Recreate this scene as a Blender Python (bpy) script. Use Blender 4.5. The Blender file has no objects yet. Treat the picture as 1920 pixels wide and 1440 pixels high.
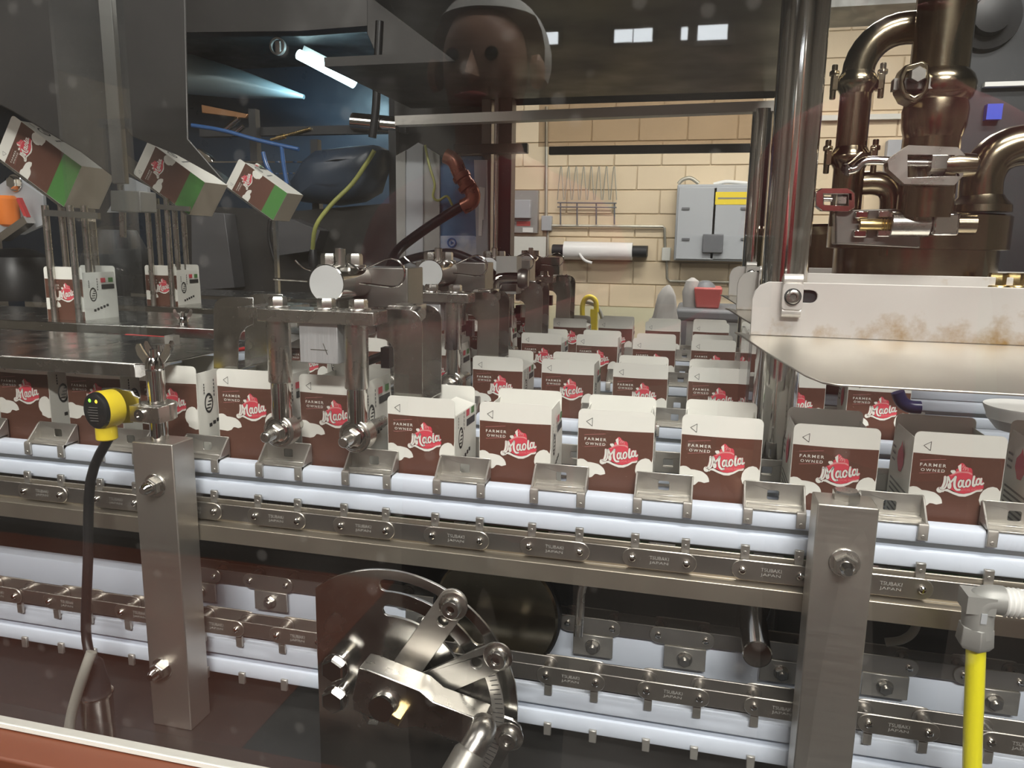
import bpy, math, random
import numpy as np
from mathutils import Vector, Matrix
from mathutils.geometry import tessellate_polygon
random.seed(7)
scene = bpy.context.scene
COL = scene.collection
PI = math.pi

# ------------------------------------------------------------------ camera
FPX = 1423.5459
yaw, pitch, roll = (math.radians(a) for a in (13.65, 10.4011, .8831))
CP = np.array([.2922, -.684, .1666])
cF = np.array([-math.sin(yaw)*math.cos(pitch), math.cos(yaw)*math.cos(pitch), -math.sin(pitch)])
cr = np.array([math.cos(yaw), math.sin(yaw), 0.]); cu = np.cross(cr, cF)
cR = math.cos(roll)*cr + math.sin(roll)*cu
cU = -math.sin(roll)*cr + math.cos(roll)*cu
cam = bpy.data.objects.new('camera', bpy.data.cameras.new('camera'))
COL.objects.link(cam)
M = Matrix(((cR[0], cU[0], -cF[0], CP[0]), (cR[1], cU[1], -cF[1], CP[1]), (cR[2], cU[2], -cF[2], CP[2]), (0, 0, 0, 1)))
cam.matrix_world = M
cam.data.sensor_width = 36
cam.data.lens = FPX*36/1920
cam.data.clip_start = .02
scene.camera = cam

def ray(px, py): return (px-960)/FPX*cR - (py-720)/FPX*cU + cF
def at(px, py, X=None, Y=None, Z=None):
    d = ray(px, py)
    t = (X-CP[0])/d[0] if X is not None else (Y-CP[1])/d[1] if Y is not None else (Z-CP[2])/d[2]
    return CP + t*d
def xz(pts, Y):
    return [(float(p[0]), float(p[2])) for p in (at(a, b, Y=Y) for a, b in pts)]
def sz(px, py, n, Y):
    """n photo pixels at that pixel on the plane Y, in metres"""
    p = at(px, py, Y=Y)
    return n*float((p-CP) @ cF)/FPX

# ------------------------------------------------------------------ world, exposure, room lights
w = bpy.data.worlds.new('world'); scene.world = w; w.use_nodes = True
w.node_tree.nodes['Background'].inputs[0].default_value = (.9, .93, 1, 1)
w.node_tree.nodes['Background'].inputs[1].default_value = .05
vs = scene.view_settings
vs.view_transform = 'Standard'; vs.look = 'None'; vs.gamma = 1; vs.use_curve_mapping = False
vs.exposure = .13
cy = scene.cycles
cy.max_bounces = 5; cy.diffuse_bounces = 2; cy.glossy_bounces = 3; cy.transmission_bounces = 2; cy.transparent_max_bounces = 10

ZF, ZC = -1.2, 2.45
WALL_Y = 6.05
def area(loc, sx, sy, power, col, rot=(0, 0, 0)):
    l = bpy.data.lights.new('ceiling_light', 'AREA'); l.shape = 'RECTANGLE'; l.size = sx; l.size_y = sy
    l.energy = power; l.color = col
    o = bpy.data.objects.new('ceiling_light', l); COL.objects.link(o); o.location = loc; o.rotation_euler = rot
    return o
LAMPS = [(1.0, -1.05, 72), (-1.9, -1.05, 14), (.9, -3.0, 176), (-3.2, -3.4, 40), (.4, 2.6, 22), (2.6, 2.9, 20), (.6, 4.1, 40), (3.2, 4.1, 31), (-1.6, 4.1, 17)]
for x, y, p in LAMPS:
    area((x, y, ZC-.13), 1.5, .26, p, (1, .985, .93))

# ------------------------------------------------------------------ materials
MATS = {}
def mat(name, col, metal=0., rough=.5, noise=0., nscale=30, bump=0., emit=None, strength=1., brushed=None, col2=None, spec=.5, sss=0, coat=0.):
    m = bpy.data.materials.new(name); m.use_nodes = True
    nt = m.node_tree; b = nt.nodes['Principled BSDF']
    b.inputs['Base Color'].default_value = (*col, 1); b.inputs['Metallic'].default_value = metal
    b.inputs['Roughness'].default_value = rough; b.inputs['Specular IOR Level'].default_value = spec
    if coat: b.inputs['Coat Weight'].default_value = coat; b.inputs['Coat Roughness'].default_value = .08
    if emit: b.inputs['Emission Color'].default_value = (*emit, 1); b.inputs['Emission Strength'].default_value = strength
    if sss: b.inputs['Subsurface Weight'].default_value = sss; b.inputs['Subsurface Radius'].default_value = (.004, .004, .005)
    if noise or bump or col2 or brushed:
        tc = nt.nodes.new('ShaderNodeTexCoord'); mp = nt.nodes.new('ShaderNodeMapping')
        nt.links.new(tc.outputs['Object'], mp.inputs[0])
        if brushed: mp.inputs['Scale'].default_value = brushed
        n = nt.nodes.new('ShaderNodeTexNoise'); n.inputs['Scale'].default_value = nscale; n.inputs['Detail'].default_value = 3
        nt.links.new(mp.outputs[0], n.inputs['Vector'])
        if noise:
            mr = nt.nodes.new('ShaderNodeMapRange'); mr.inputs[1].default_value = .3; mr.inputs[2].default_value = .7
            mr.inputs[3].default_value = max(.02, rough-noise); mr.inputs[4].default_value = min(1, rough+noise)
            nt.links.new(n.outputs['Fac'], mr.inputs[0]); nt.links.new(mr.outputs[0], b.inputs['Roughness'])
        if col2:
            rp = nt.nodes.new('ShaderNodeValToRGB')
            rp.color_ramp.elements[0].position = .38; rp.color_ramp.elements[1].position = .66
            rp.color_ramp.elements[0].color = (*col, 1); rp.color_ramp.elements[1].color = (*col2, 1)
            nt.links.new(n.outputs['Fac'], rp.inputs[0]); nt.links.new(rp.outputs[0], b.inputs['Base Color'])
        if bump:
            bp = nt.nodes.new('ShaderNodeBump'); bp.inputs['Strength'].default_value = bump; bp.inputs['Distance'].default_value = .002
            nt.links.new(n.outputs['Fac'], bp.inputs['Height']); nt.links.new(bp.outputs[0], b.inputs['Normal'])
    if emit: m.cycles.emission_sampling = 'NONE'   # the lamps' area lights carry the light
    MATS[name] = m
    return m
mat('steel', (.60, .58, .54), 1, .28, noise=.035, nscale=60)
mat('steel_brushed', (.56, .53, .48), .92, .40, noise=.03, nscale=160, brushed=(.15, .15, 3))
mat('steel_polished', (.70, .68, .65), 1, .11, noise=.02, nscale=30)
mat('steel_dark', (.28, .27, .25), .9, .36, noise=.03, nscale=50)
mat('steel_dull', (.42, .40, .36), .9, .42, noise=.06, nscale=30, bump=.08)
mat('grey_deep', (.10, .10, .105), .3, .5, noise=.08, nscale=15)
mat('lit_face', (.80, .82, .82), .55, .45, noise=.05, nscale=30, brushed=(1, 1, 14))
mat('base_paint', (.70, .66, .45), 0, .6, bump=.2, nscale=60)
mat('steel_sheet', (.55, .54, .51), 1, .22, noise=.09, nscale=25, bump=.05)
mat('steel_stained', (.70, .67, .63), .40, .42, noise=.06, nscale=16)
mat('nickel', (.52, .50, .46), .85, .42, noise=.08, nscale=120, bump=.12)
mat('link_steel', (.46, .43, .385), .92, .34, noise=.03, nscale=80)
mat('stamp_light', (.62, .60, .56), .5, .5)
mat('blue_navy', (.010, .015, .075), 0, .3)
mat('link_inner', (.27, .25, .23), .85, .36, noise=.03, nscale=80)
mat('chrome', (.80, .79, .77), 1, .08, noise=.04, nscale=20)
mat('aluminium', (.62, .63, .64), .6, .42, noise=.08, nscale=14, brushed=(40, 40, 1), bump=.2)
mat('bronze_steel', (.29, .245, .17), 1, .20, noise=.03, nscale=18)
mat('brown_steel', (.50, .45, .37), .85, .38, noise=.04, nscale=30)
mat('polymer_white', (.70, .76, .86), 0, .42, bump=.03, nscale=60)
mat('board_white', (.86, .85, .78), 0, .55, noise=.05, nscale=60)
mat('board_raw', (.72, .64, .52), 0, .75, bump=.05, nscale=80)
mat('ink_brown', (.128, .056, .038), 0, .42, noise=.05, nscale=80)
mat('ink_white', (.84, .83, .76), 0, .45)
mat('ink_red', (.72, .075, .105), 0, .42)
mat('ink_pink', (.80, .30, .30), 0, .42)
mat('ink_darkred', (.30, .03, .05), 0, .42)
mat('ink_green', (.075, .23, .055), 0, .45, noise=.05, nscale=60)
mat('ink_black', (.03, .03, .03), 0, .5)
mat('ink_grey', (.25, .24, .22), 0, .5)
mat('yellow', (.86, .66, .03), 0, .4, noise=.06)
mat('yellow_tube', (.88, .80, .02), 0, .28, coat=.3)
mat('yellow_green', (.42, .44, .13), 0, .4)
mat('black_plastic', (.012, .012, .013), 0, .38)
mat('black_matte', (.02, .02, .022), 0, .6)
mat('dark_machine', (.045, .047, .05), .4, .42, noise=.12, nscale=8)
mat('dark_panel', (.06, .058, .056), .6, .40, noise=.12, nscale=6)
mat('grey_hose', (.33, .33, .29), 0, .5)
mat('blue_tube', (.04, .12, .32), 0, .25, coat=.3)
mat('blue_bag', (.035, .05, .075), 0, .35, noise=.1, nscale=10)
mat('blue_case', (.03, .11, .22), 0, .4, noise=.1, nscale=10, col2=(.07, .17, .30))
mat('blue_bright', (.04, .09, .62), 0, .4)
mat('label_blue', (.30, .38, .55), 0, .5, nscale=25, col2=(.55, .58, .62))
mat('copper_red', (.34, .13, .085), .6, .28, noise=.08)
mat('copper_plate', (.5, .27, .14), 1, .35)
mat('orange', (.75, .20, .03), 0, .4)
mat('red_plastic', (.55, .05, .05), 0, .4)
mat('grey_plate', (.36, .36, .34), .3, .45, noise=.1, nscale=15)
mat('cream_block', (.78, .64, .44), 0, .6, bump=.35, nscale=90, noise=.1)
mat('mortar', (.66, .54, .37), 0, .8, bump=.3, nscale=60)
mat('floor_grey', (.070, .058, .050), 0, .42, noise=.12, nscale=4, col2=(.05, .043, .038))
mat('floor_red', (.23, .068, .036), 0, .4, noise=.12, nscale=4, col2=(.19, .058, .032))
mat('reflected_red', (.135, .040, .019), 0, .45, noise=.1, nscale=10)
mat('ceiling_dark', (.085, .078, .07), 0, .8, noise=.1, nscale=3)
mat('room_wall', (.16, .145, .125), 0, .7, noise=.1, nscale=3, col2=(.24, .21, .17))
mat('window_sky', (.8, .9, 1), 0, .5, emit=(.9, .96, 1), strength=9)
mat('lamp_white', (1, 1, 1), 0, .5, emit=(1, .95, .87), strength=9)
mat('lamp_blue', (1, 1, 1), 0, .5, emit=(.62, .93, 1), strength=5.5)
mat('glare_pale', (.62, .80, .86), .55, .34, noise=.05, nscale=6)
mat('led_green', (.2, 1, .1), 0, .4, emit=(.25, 1, .05), strength=2.0)
mat('led_amber', (1, .7, .05), 0, .4, emit=(1, .6, .03), strength=2.0)
mat('grey_paint', (.42, .44, .46), 0, .5, noise=.08, nscale=12)
mat('grey_dark', (.14, .145, .155), 0, .5, noise=.08)
mat('conduit', (.46, .44, .37), .6, .45)
mat('plastic_film', (.86, .85, .83), 0, .25, bump=.5, nscale=18)
mat('cloth_grey', (.40, .38, .36), 0, .8, bump=.6, nscale=14)
mat('brass', (.62, .47, .22), 1, .32, noise=.1)
mat('bin_red', (.50, .10, .09), 0, .4)
mat('white_plastic', (.80, .80, .77), 0, .4)
mat('sign_white', (.72, .72, .66), 0, .5)

def add_stain():
    nt = MATS['steel_stained'].node_tree; b = nt.nodes['Principled BSDF']; tc = nt.nodes.new('ShaderNodeTexCoord')
    n = nt.nodes.new('ShaderNodeTexNoise'); n.inputs['Scale'].default_value = 38; n.inputs['Detail'].default_value = 8; n.inputs['Roughness'].default_value = .65
    nt.links.new(tc.outputs['Object'], n.inputs['Vector'])
    sp = nt.nodes.new('ShaderNodeSeparateXYZ'); nt.links.new(tc.outputs['Object'], sp.inputs[0])
    gz = nt.nodes.new('ShaderNodeMapRange'); gz.inputs[1].default_value = .036; gz.inputs[2].default_value = -.002; gz.inputs[3].default_value = -.14; gz.inputs[4].default_value = .20
    nt.links.new(sp.outputs['Z'], gz.inputs[0])
    gx = nt.nodes.new('ShaderNodeMapRange'); gx.inputs[1].default_value = -.06; gx.inputs[2].default_value = .12; gx.inputs[3].default_value = -.12; gx.inputs[4].default_value = .06
    nt.links.new(sp.outputs['X'], gx.inputs[0])
    a1 = nt.nodes.new('ShaderNodeMath'); a1.operation = 'ADD'; nt.links.new(n.outputs['Fac'], a1.inputs[0]); nt.links.new(gz.outputs[0], a1.inputs[1])
    a2 = nt.nodes.new('ShaderNodeMath'); a2.operation = 'ADD'; nt.links.new(a1.outputs[0], a2.inputs[0]); nt.links.new(gx.outputs[0], a2.inputs[1])
    rp = nt.nodes.new('ShaderNodeValToRGB'); e = rp.color_ramp.elements
    e[0].position = .50; e[0].color = (.70, .67, .63, 1); e[1].position = .80; e[1].color = (.40, .25, .09, 1)
    nt.links.new(a2.outputs[0], rp.inputs[0]); nt.links.new(rp.outputs[0], b.inputs['Base Color'])
add_stain()
def glass_mat(name, tint, haze, haze_col=(.75, .72, .68), refl=1.5, boost=1., rough=.015, dust=None):
    m = bpy.data.materials.new(name); m.use_nodes = True; nt = m.node_tree; nt.nodes.clear()
    out = nt.nodes.new('ShaderNodeOutputMaterial')
    tr = nt.nodes.new('ShaderNodeBsdfTransparent'); tr.inputs[0].default_value = (*tint, 1)
    gl = nt.nodes.new('ShaderNodeBsdfGlossy'); gl.inputs['Roughness'].default_value = rough
    df = nt.nodes.new('ShaderNodeBsdfDiffuse'); df.inputs[0].default_value = (*haze_col, 1)
    fr = nt.nodes.new('ShaderNodeFresnel')
    ge = nt.nodes.new('ShaderNodeNewGeometry'); io = nt.nodes.new('ShaderNodeMapRange')   # same index on both faces of the thin sheet
    io.inputs[3].default_value = refl; io.inputs[4].default_value = 1/refl
    nt.links.new(ge.outputs['Backfacing'], io.inputs[0]); nt.links.new(io.outputs[0], fr.inputs[0])
    mu = nt.nodes.new('ShaderNodeMath'); mu.operation = 'MULTIPLY'; mu.inputs[1].default_value = boost; mu.use_clamp = True
    nt.links.new(fr.outputs[0], mu.inputs[0])
    tc = nt.nodes.new('ShaderNodeTexCoord'); no = nt.nodes.new('ShaderNodeTexNoise'); no.inputs['Scale'].default_value = 9
    no.inputs['Detail'].default_value = 2; nt.links.new(tc.outputs['Object'], no.inputs['Vector'])
    mr = nt.nodes.new('ShaderNodeMapRange'); mr.inputs[1].default_value = .45; mr.inputs[2].default_value = .75
    mr.inputs[3].default_value = haze*.25; mr.inputs[4].default_value = haze
    nt.links.new(no.outputs['Fac'], mr.inputs[0])
    fac = mr.outputs[0]
    if dust:
        vo = nt.nodes.new('ShaderNodeTexVoronoi'); vo.inputs['Scale'].default_value = dust; vo.inputs['Randomness'].default_value = 1
        nt.links.new(tc.outputs['Object'], vo.inputs['Vector'])
        d = nt.nodes.new('ShaderNodeMapRange'); d.inputs[1].default_value = .10; d.inputs[2].default_value = .17
        d.inputs[3].default_value = haze*1.6; d.inputs[4].default_value = 0
        nt.links.new(vo.outputs['Distance'], d.inputs[0])
        ad = nt.nodes.new('ShaderNodeMath'); ad.operation = 'ADD'; nt.links.new(fac, ad.inputs[0]); nt.links.new(d.outputs[0], ad.inputs[1])
        fac = ad.outputs[0]
    m1 = nt.nodes.new('ShaderNodeMixShader'); m2 = nt.nodes.new('ShaderNodeMixShader')
    nt.links.new(fac, m1.inputs[0]); nt.links.new(tr.outputs[0], m1.inputs[1]); nt.links.new(df.outputs[0], m1.inputs[2])
    nt.links.new(mu.outputs[0], m2.inputs[0]); nt.links.new(m1.outputs[0], m2.inputs[1]); nt.links.new(gl.outputs[0], m2.inputs[2])
    nt.links.new(m2.outputs[0], out.inputs[0])
    MATS[name] = m
    return m
glass_mat('guard_clear', (.99, .99, .99), .022, boost=2.2, dust=38)
m_ = bpy.data.materials.new('clear_inner'); m_.use_nodes = True; m_.node_tree.nodes.clear()
o_ = m_.node_tree.nodes.new('ShaderNodeOutputMaterial'); t_ = m_.node_tree.nodes.new('ShaderNodeBsdfTransparent'); t_.inputs[0].default_value = (.985, .985, .985, 1)
m_.node_tree.links.new(t_.outputs[0], o_.inputs[0]); MATS['clear_inner'] = m_
glass_mat('guard_tinted', (.80, .74, .68), .05, haze_col=(.5, .44, .38), boost=1.1)
glass_mat('acrylic', (.93, .95, .96), .05, boost=1.2)

# ------------------------------------------------------------------ geometry helpers
class MB:
    def __init__(s): s.v = []; s.f = []; s.m = []; s.c = 0
    def mat(s, i): s.c = i; return s
    def add(s, vs, fs):
        o = len(s.v); s.v += [tuple(map(float, p)) for p in vs]
        for f in fs: s.f.append([i+o for i in f]); s.m.append(s.c)
        return s
    def box(s, x0, x1, y0, y1, z0, z1):
        return s.add([(x, y, z) for z in (z0, z1) for y in (y0, y1) for x in (x0, x1)],
                     [(0, 2, 3, 1), (4, 5, 7, 6), (0, 1, 5, 4), (2, 6, 7, 3), (0, 4, 6, 2), (1, 3, 7, 5)])
    def obox(s, c, size, R):
        c = Vector(c); h = [a/2 for a in size]
        vs = [c + R @ Vector((x*h[0], y*h[1], z*h[2])) for z in (-1, 1) for y in (-1, 1) for x in (-1, 1)]
        return s.add(vs, [(0, 2, 3, 1), (4, 5, 7, 6), (0, 1, 5, 4), (2, 6, 7, 3), (0, 4, 6, 2), (1, 3, 7, 5)])
    def bar(s, p0, p1, wdt, thk, up=(0, 0, 1)):
        """flat bar from p0 to p1, wdt along up, thk across"""
        p0, p1 = Vector(p0), Vector(p1); d = (p1-p0); L = d.length; d.normalize()
        n = d.cross(Vector(up)).normalized(); u = n.cross(d)
        R = Matrix((d, n, u)).transposed()
        return s.obox((p0+p1)/2, (L, thk, wdt), R)
    def lathe(s, p, ax, prof, n=24, cap=True):
        p = Vector(p); a = Vector(ax).normalized()
        t = Vector((1, 0, 0)) if abs(a.x) < .8 else Vector((0, 1, 0))
        e1 = a.cross(t).normalized(); e2 = a.cross(e1)
        vs = []
        for (h, r) in prof:
            for k in range(n):
                q = 2*PI*k/n
                vs.append(p + a*h + e1*(r*math.cos(q)) + e2*(r*math.sin(q)))
        fs = []
        for j in range(len(prof)-1):
            for k in range(n):
                k2 = (k+1) % n
                fs.append((j*n+k, j*n+k2, (j+1)*n+k2, (j+1)*n+k))
        if cap:
            fs.append(tuple(range(n))[::-1]); fs.append(tuple((len(prof)-1)*n+k for k in range(n)))
        return s.add(vs, fs)
    def cyl(s, p0, p1, r, r1=None, n=20, ch=0):
        p0, p1 = Vector(p0), Vector(p1); L = (p1-p0).length; r1 = r if r1 is None else r1
        if ch: prof = [(0, r-ch), (ch, r), (L-ch, r1), (L, r1-ch)]
        else: prof = [(0, r), (L, r1)]
        return s.lathe(p0, p1-p0, prof, n)
    def hexn(s, p, ax, r, h, washer=0, wh=.0012, ang=0):
        a = Vector(ax).normalized(); p = Vector(p)
        if washer:
            s.lathe(p, a, [(0, washer), (wh*.6, washer), (wh, washer*.95)], 20); p = p+a*wh
        s.lathe(p, a, [(0, r), (h*.8, r), (h, r*.86)], 6)
        return s
    def tube(s, pts, r, n=10, sub=4, smooth=True):
        P = [Vector(p) for p in pts]
        if smooth and len(P) > 2:
            Q = []
            for i in range(len(P)-1):
                a, b, c, d = P[max(i-1, 0)], P[i], P[i+1], P[min(i+2, len(P)-1)]
                for k in range(sub):
                    t = k/sub
                    Q.append(.5*((2*b)+(c-a)*t+(2*a-5*b+4*c-d)*t*t+(3*b-a-3*c+d)*t**3))
            Q.append(P[-1]); P = Q
        vs = []; nrm = None
        for i, p in enumerate(P):
            d = (P[min(i+1, len(P)-1)]-P[max(i-1, 0)]).normalized()
            if nrm is None:
                t = Vector((0, 0, 1)) if abs(d.z) < .9 else Vector((1, 0, 0)); nrm = d.cross(t).normalized()
            else:
                nrm = (nrm - d*nrm.dot(d)).normalized()
            b = d.cross(nrm)
            for k in range(n):
                q = 2*PI*k/n; vs.append(p+nrm*(r*math.cos(q))+b*(r*math.sin(q)))
        fs = []
        for j in range(len(P)-1):
            for k in range(n):
                k2 = (k+1) % n; fs.append((j*n+k, j*n+k2, (j+1)*n+k2, (j+1)*n+k))
        fs.append(tuple(range(n))[::-1]); fs.append(tuple((len(P)-1)*n+k for k in range(n)))
        return s.add(vs, fs)
    def prism(s, poly, fn, d0, d1, holes=()):
        loops = [list(poly)]+[list(h) for h in holes]
        flat = [p for L in loops for p in L]; n = len(flat)
        tris = tessellate_polygon([[Vector((p[0], p[1], 0)) for p in L] for L in loops])
        vs = [fn(p[0], p[1], d0) for p in flat]+[fn(p[0], p[1], d1) for p in flat]
        fs = [tuple(t) for t in tris]+[tuple(i+n for i in t)[::-1] for t in tris]
        o = 0
        for L in loops:
            for k in range(len(L)):
                a, b = o+k, o+(k+1) % len(L); fs.append((a, b, b+n, a+n))
            o += len(L)
        return s.add(vs, fs)
    def xz(s, poly, y0, y1, holes=()): return s.prism(poly, lambda u, v, d: (u, d, v), y0, y1, holes)
    def yz(s, poly, x0, x1, holes=()): return s.prism(poly, lambda u, v, d: (d, u, v), x0, x1, holes)
    def xy(s, poly, z0, z1, holes=()): return s.prism(poly, lambda u, v, d: (u, v, d), z0, z1, holes)
    def flat(s, poly, y, holes=()):
        loops = [list(poly)]+[list(h) for h in holes]; fl = [p for L in loops for p in L]
        tris = tessellate_polygon([[Vector((p[0], p[1], 0)) for p in L] for L in loops])
        return s.add([(p[0], y, p[1]) for p in fl], [tuple(t) for t in tris])
    def stroke(s, pts, wd, y, sub=4):
        P = [Vector((a, b)) for a, b in pts]
        if len(P) > 2:
            Q = []
            for i in range(len(P)-1):
                a, b, c, d = P[max(i-1, 0)], P[i], P[i+1], P[min(i+2, len(P)-1)]
                for k in range(sub):
                    t = k/sub; Q.append(.5*((2*b)+(c-a)*t+(2*a-5*b+4*c-d)*t*t+(3*b-a-3*c+d)*t**3))
            Q.append(P[-1]); P = Q
        L, Rr = [], []
        for i, p in enumerate(P):
            d = (P[min(i+1, len(P)-1)]-P[max(i-1, 0)]).normalized(); nn = Vector((-d.y, d.x))*wd/2
            L.append(p+nn); Rr.append(p-nn)
        n = len(P)
        s.add([(q.x, y, q.y) for q in L+Rr], [(i, i+1, n+i+1, n+i) for i in range(n-1)])
        for p in (P[0], P[-1]):
            s.add([(p.x+wd/2*math.cos(a), y, p.y+wd/2*math.sin(a)) for a in [2*PI*k/10 for k in range(10)]], [tuple(range(10))])
        return s
    def build(s, name, mats, parent=None, loc=None, bevel=0., smooth=True, world=False, seg=2):
        me = bpy.data.meshes.new(name)
        vs = s.v
        if world and parent is not None:
            L = world_loc(parent); vs = [(a-L.x, b-L.y, c-L.z) for a, b, c in vs]
        me.from_pydata(vs, [], s.f)
        if isinstance(mats, str): mats = [mats]
        for m in mats: me.materials.append(MATS[m])
        if len(mats) > 1: me.polygons.foreach_set('material_index', s.m)
        import bmesh
        b = bmesh.new(); b.from_mesh(me); bmesh.ops.recalc_face_normals(b, faces=b.faces); b.to_mesh(me); b.free()
        if smooth:
            me.shade_smooth(); me.set_sharp_from_angle(angle=math.radians(38))
        me.update()
        o = bpy.data.objects.new(name, me); COL.objects.link(o)
        if parent is not None: o.parent = parent
        if loc is not None: o.location = loc
        if bevel:
            md = o.modifiers.new('bevel', 'BEVEL'); md.width = bevel; md.segments = seg; md.limit_method = 'ANGLE'; md.angle_limit = math.radians(50)
            md.harden_normals = False
        return o
def world_loc(o):
    L = Vector((0, 0, 0))
    while o is not None: L = L+Vector(o.location); o = o.parent
    return L
def thing(name, label, cat, loc=(0, 0, 0), group=None):
    o = bpy.data.objects.new(name, None); COL.objects.link(o); o.location = loc; o.empty_display_size = .02
    o['label'] = label; o['category'] = cat
    if group: o['group'] = group
    return o
def tag(o, label, cat, group=None):
    o['label'] = label; o['category'] = cat
    if group: o['group'] = group
    return o
def struct(o, label=None):
    o['kind'] = 'structure'
    if label: o['label'] = label
    return o
def dup(o, parent=None, loc=None):
    c = o.copy(); COL.objects.link(c); c.parent = parent
    if loc is not None: c.location = loc
    for ch in list(o.children): dup(ch, c)
    return c
def circ(cx, cy, r, n=24, a0=0, a1=2*PI, end=False):
    return [(cx+r*math.cos(a0+(a1-a0)*k/(n-1 if end else n)), cy+r*math.sin(a0+(a1-a0)*k/(n-1 if end else n))) for k in range(n)]
def rrect(x0, x1, y0, y1, r, n=5):
    P = []
    for cx, cy, a in ((x1-r, y1-r, 0), (x0+r, y1-r, PI/2), (x0+r, y0+r, PI), (x1-r, y0+r, 1.5*PI)):
        P += [(cx+r*math.cos(a+PI/2*k/n), cy+r*math.sin(a+PI/2*k/n)) for k in range(n+1)]
    return P
def text2d(body, size, offset=0., spacing=1., line=1.):
    cu_ = bpy.data.curves.new('t', 'FONT'); cu_.body = body; cu_.size = size; cu_.offset = offset
    cu_.space_character = spacing; cu_.space_line = line; cu_.resolution_u = 3
    ob = bpy.data.objects.new('t', cu_); COL.objects.link(ob)
    dg = bpy.context.evaluated_depsgraph_get(); me = bpy.data.meshes.new_from_object(ob.evaluated_get(dg))
    V = [(v.co.x, v.co.y) for v in me.vertices]; Fc = [tuple(p.vertices) for p in me.polygons]
    bpy.data.objects.remove(ob); bpy.data.curves.remove(cu_); bpy.data.meshes.remove(me)
    return V, Fc
def put_text(mb, body, x0, z0, width, y, height=None, offset=0., spacing=1.):
    V, Fc = text2d(body, 1., offset, spacing)
    xs = [p[0] for p in V]; ys = [p[1] for p in V]
    sx = width/(max(xs)-min(xs)); sy = sx if height is None else height/(max(ys)-min(ys))
    mb.add([(x0+(a-min(xs))*sx, y, z0+(b-min(ys))*sy) for a, b in V], Fc)
    return mb

# ------------------------------------------------------------------ the room
D = .2913      # spacing of the conveyor lanes
P = .095       # spacing of the cartons along a lane
W = .070       # carton width
RX0, RX1, RY0 = -5.2, 5.6, -6.0
struct(MB().box(RX0, RX1, RY0, WALL_Y+.1, ZF-.1, ZF).build('floor', 'floor_grey'), 'dark factory floor')
tag(MB().box(-3.6, -.85, -2.6, -.30, ZF, ZF+.004).build('reflection_mat', 'floor_red'), 'unseen red-brown mat added to redden reflections in the machine', 'mat')  # added out of view to redden the reflections at the left
struct(MB().box(RX0, RX1, RY0, WALL_Y+.1, ZC, ZC+.1).build('ceiling', 'ceiling_dark'))
struct(MB().box(RX0-.1, RX0, RY0, WALL_Y, ZF, ZC).build('wall_left', 'room_wall'))
struct(MB().box(RX1, RX1+.1, RY0, WALL_Y, ZF, ZC).build('wall_right', 'room_wall'))
struct(MB().box(RX0, RX1, RY0-.1, RY0, ZF, ZC).build('wall_front', 'room_wall'))
wb = struct(MB().box(RX0, RX1, WALL_Y+.006, WALL_Y+.1, ZF, ZC).build('wall_back', 'mortar'), 'cream painted block wall')
blk = None
bz0 = float(at(1200, 290+465/4.174, Y=WALL_Y)[2])   # one horizontal joint
bx0 = float(at(960+970/4.174, 380, Y=WALL_Y)[0])    # one vertical joint
for r in range(-4, 10):
    for k in range(-8, 9):
        x = bx0+k*.4+(.2 if r % 2 == 0 else 0); z = bz0+r*.2
        if x > 3.7 or z > ZC-.2: continue
        if blk is None:
            blk = MB().box(.005, .395, -.006, .01, .005, .195).build('block', 'cream_block', wb, bevel=.003, seg=1)
            b = blk
        else:
            b = blk.copy(); COL.objects.link(b)
        b.location = (x, WALL_Y, z)
# windows high in the wall behind the photographer; their reflections show in the guard
def mirror_hit(px, py, Yw, Yp=-.28):
    d = ray(px, py); t = (Yp-CP[1])/d[1]; p = CP+t*d; d2 = d*np.array([1, -1, 1])
    return p+d2*((Yw-p[1])/d2[1])
n = 0
for (a, b, c, d_) in ((1153, 58, 1186, 80), (1189, 56, 1223, 79), (1019, 63, 1047, 84), (1309, 50, 1363, 75), (1278, 53, 1289, 76)):
    p, q = mirror_hit(a, b, RY0+.004), mirror_hit(c, d_, RY0+.004)
    x0, x1 = sorted((p[0], q[0])); z0, z1 = sorted((p[2], q[2])); z1 = min(z1, ZC-.05)
    n += 1
    wn = struct(MB().box(x0-.04, x1+.04, RY0, RY0+.02, z0-.04, z1+.04).build('window_%d' % n, 'dark_panel'))
    MB().box(x0, x1, RY0+.02, RY0+.026, z0, z1).build('pane', 'window_sky', wn)
# ceiling light fixtures
for i, (x, y, p_) in enumerate(LAMPS):
    t = thing('ceiling_light_fixture', 'long white ceiling light fixture over '+['the aisle before the cartons', 'the aisle before the yellow sensor', 'the open floor facing the cartons', 'the open floor facing the sensor', 'the floor behind the presses', 'the floor behind the filler pipes', 'the floor before the electrical cabinet', 'the floor before the pipes and block wall', 'the floor beside the blue-lit bay'][i], 'light', (x, y, ZC), 'ceiling light fixtures')
    MB().box(-.8, .8, -.16, .16, -.09, 0).build('housing', 'white_plastic', t)
    MB().box(-.74, .74, -.12, .12, -.11, -.09).build('diffuser', 'lamp_white', t)

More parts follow.
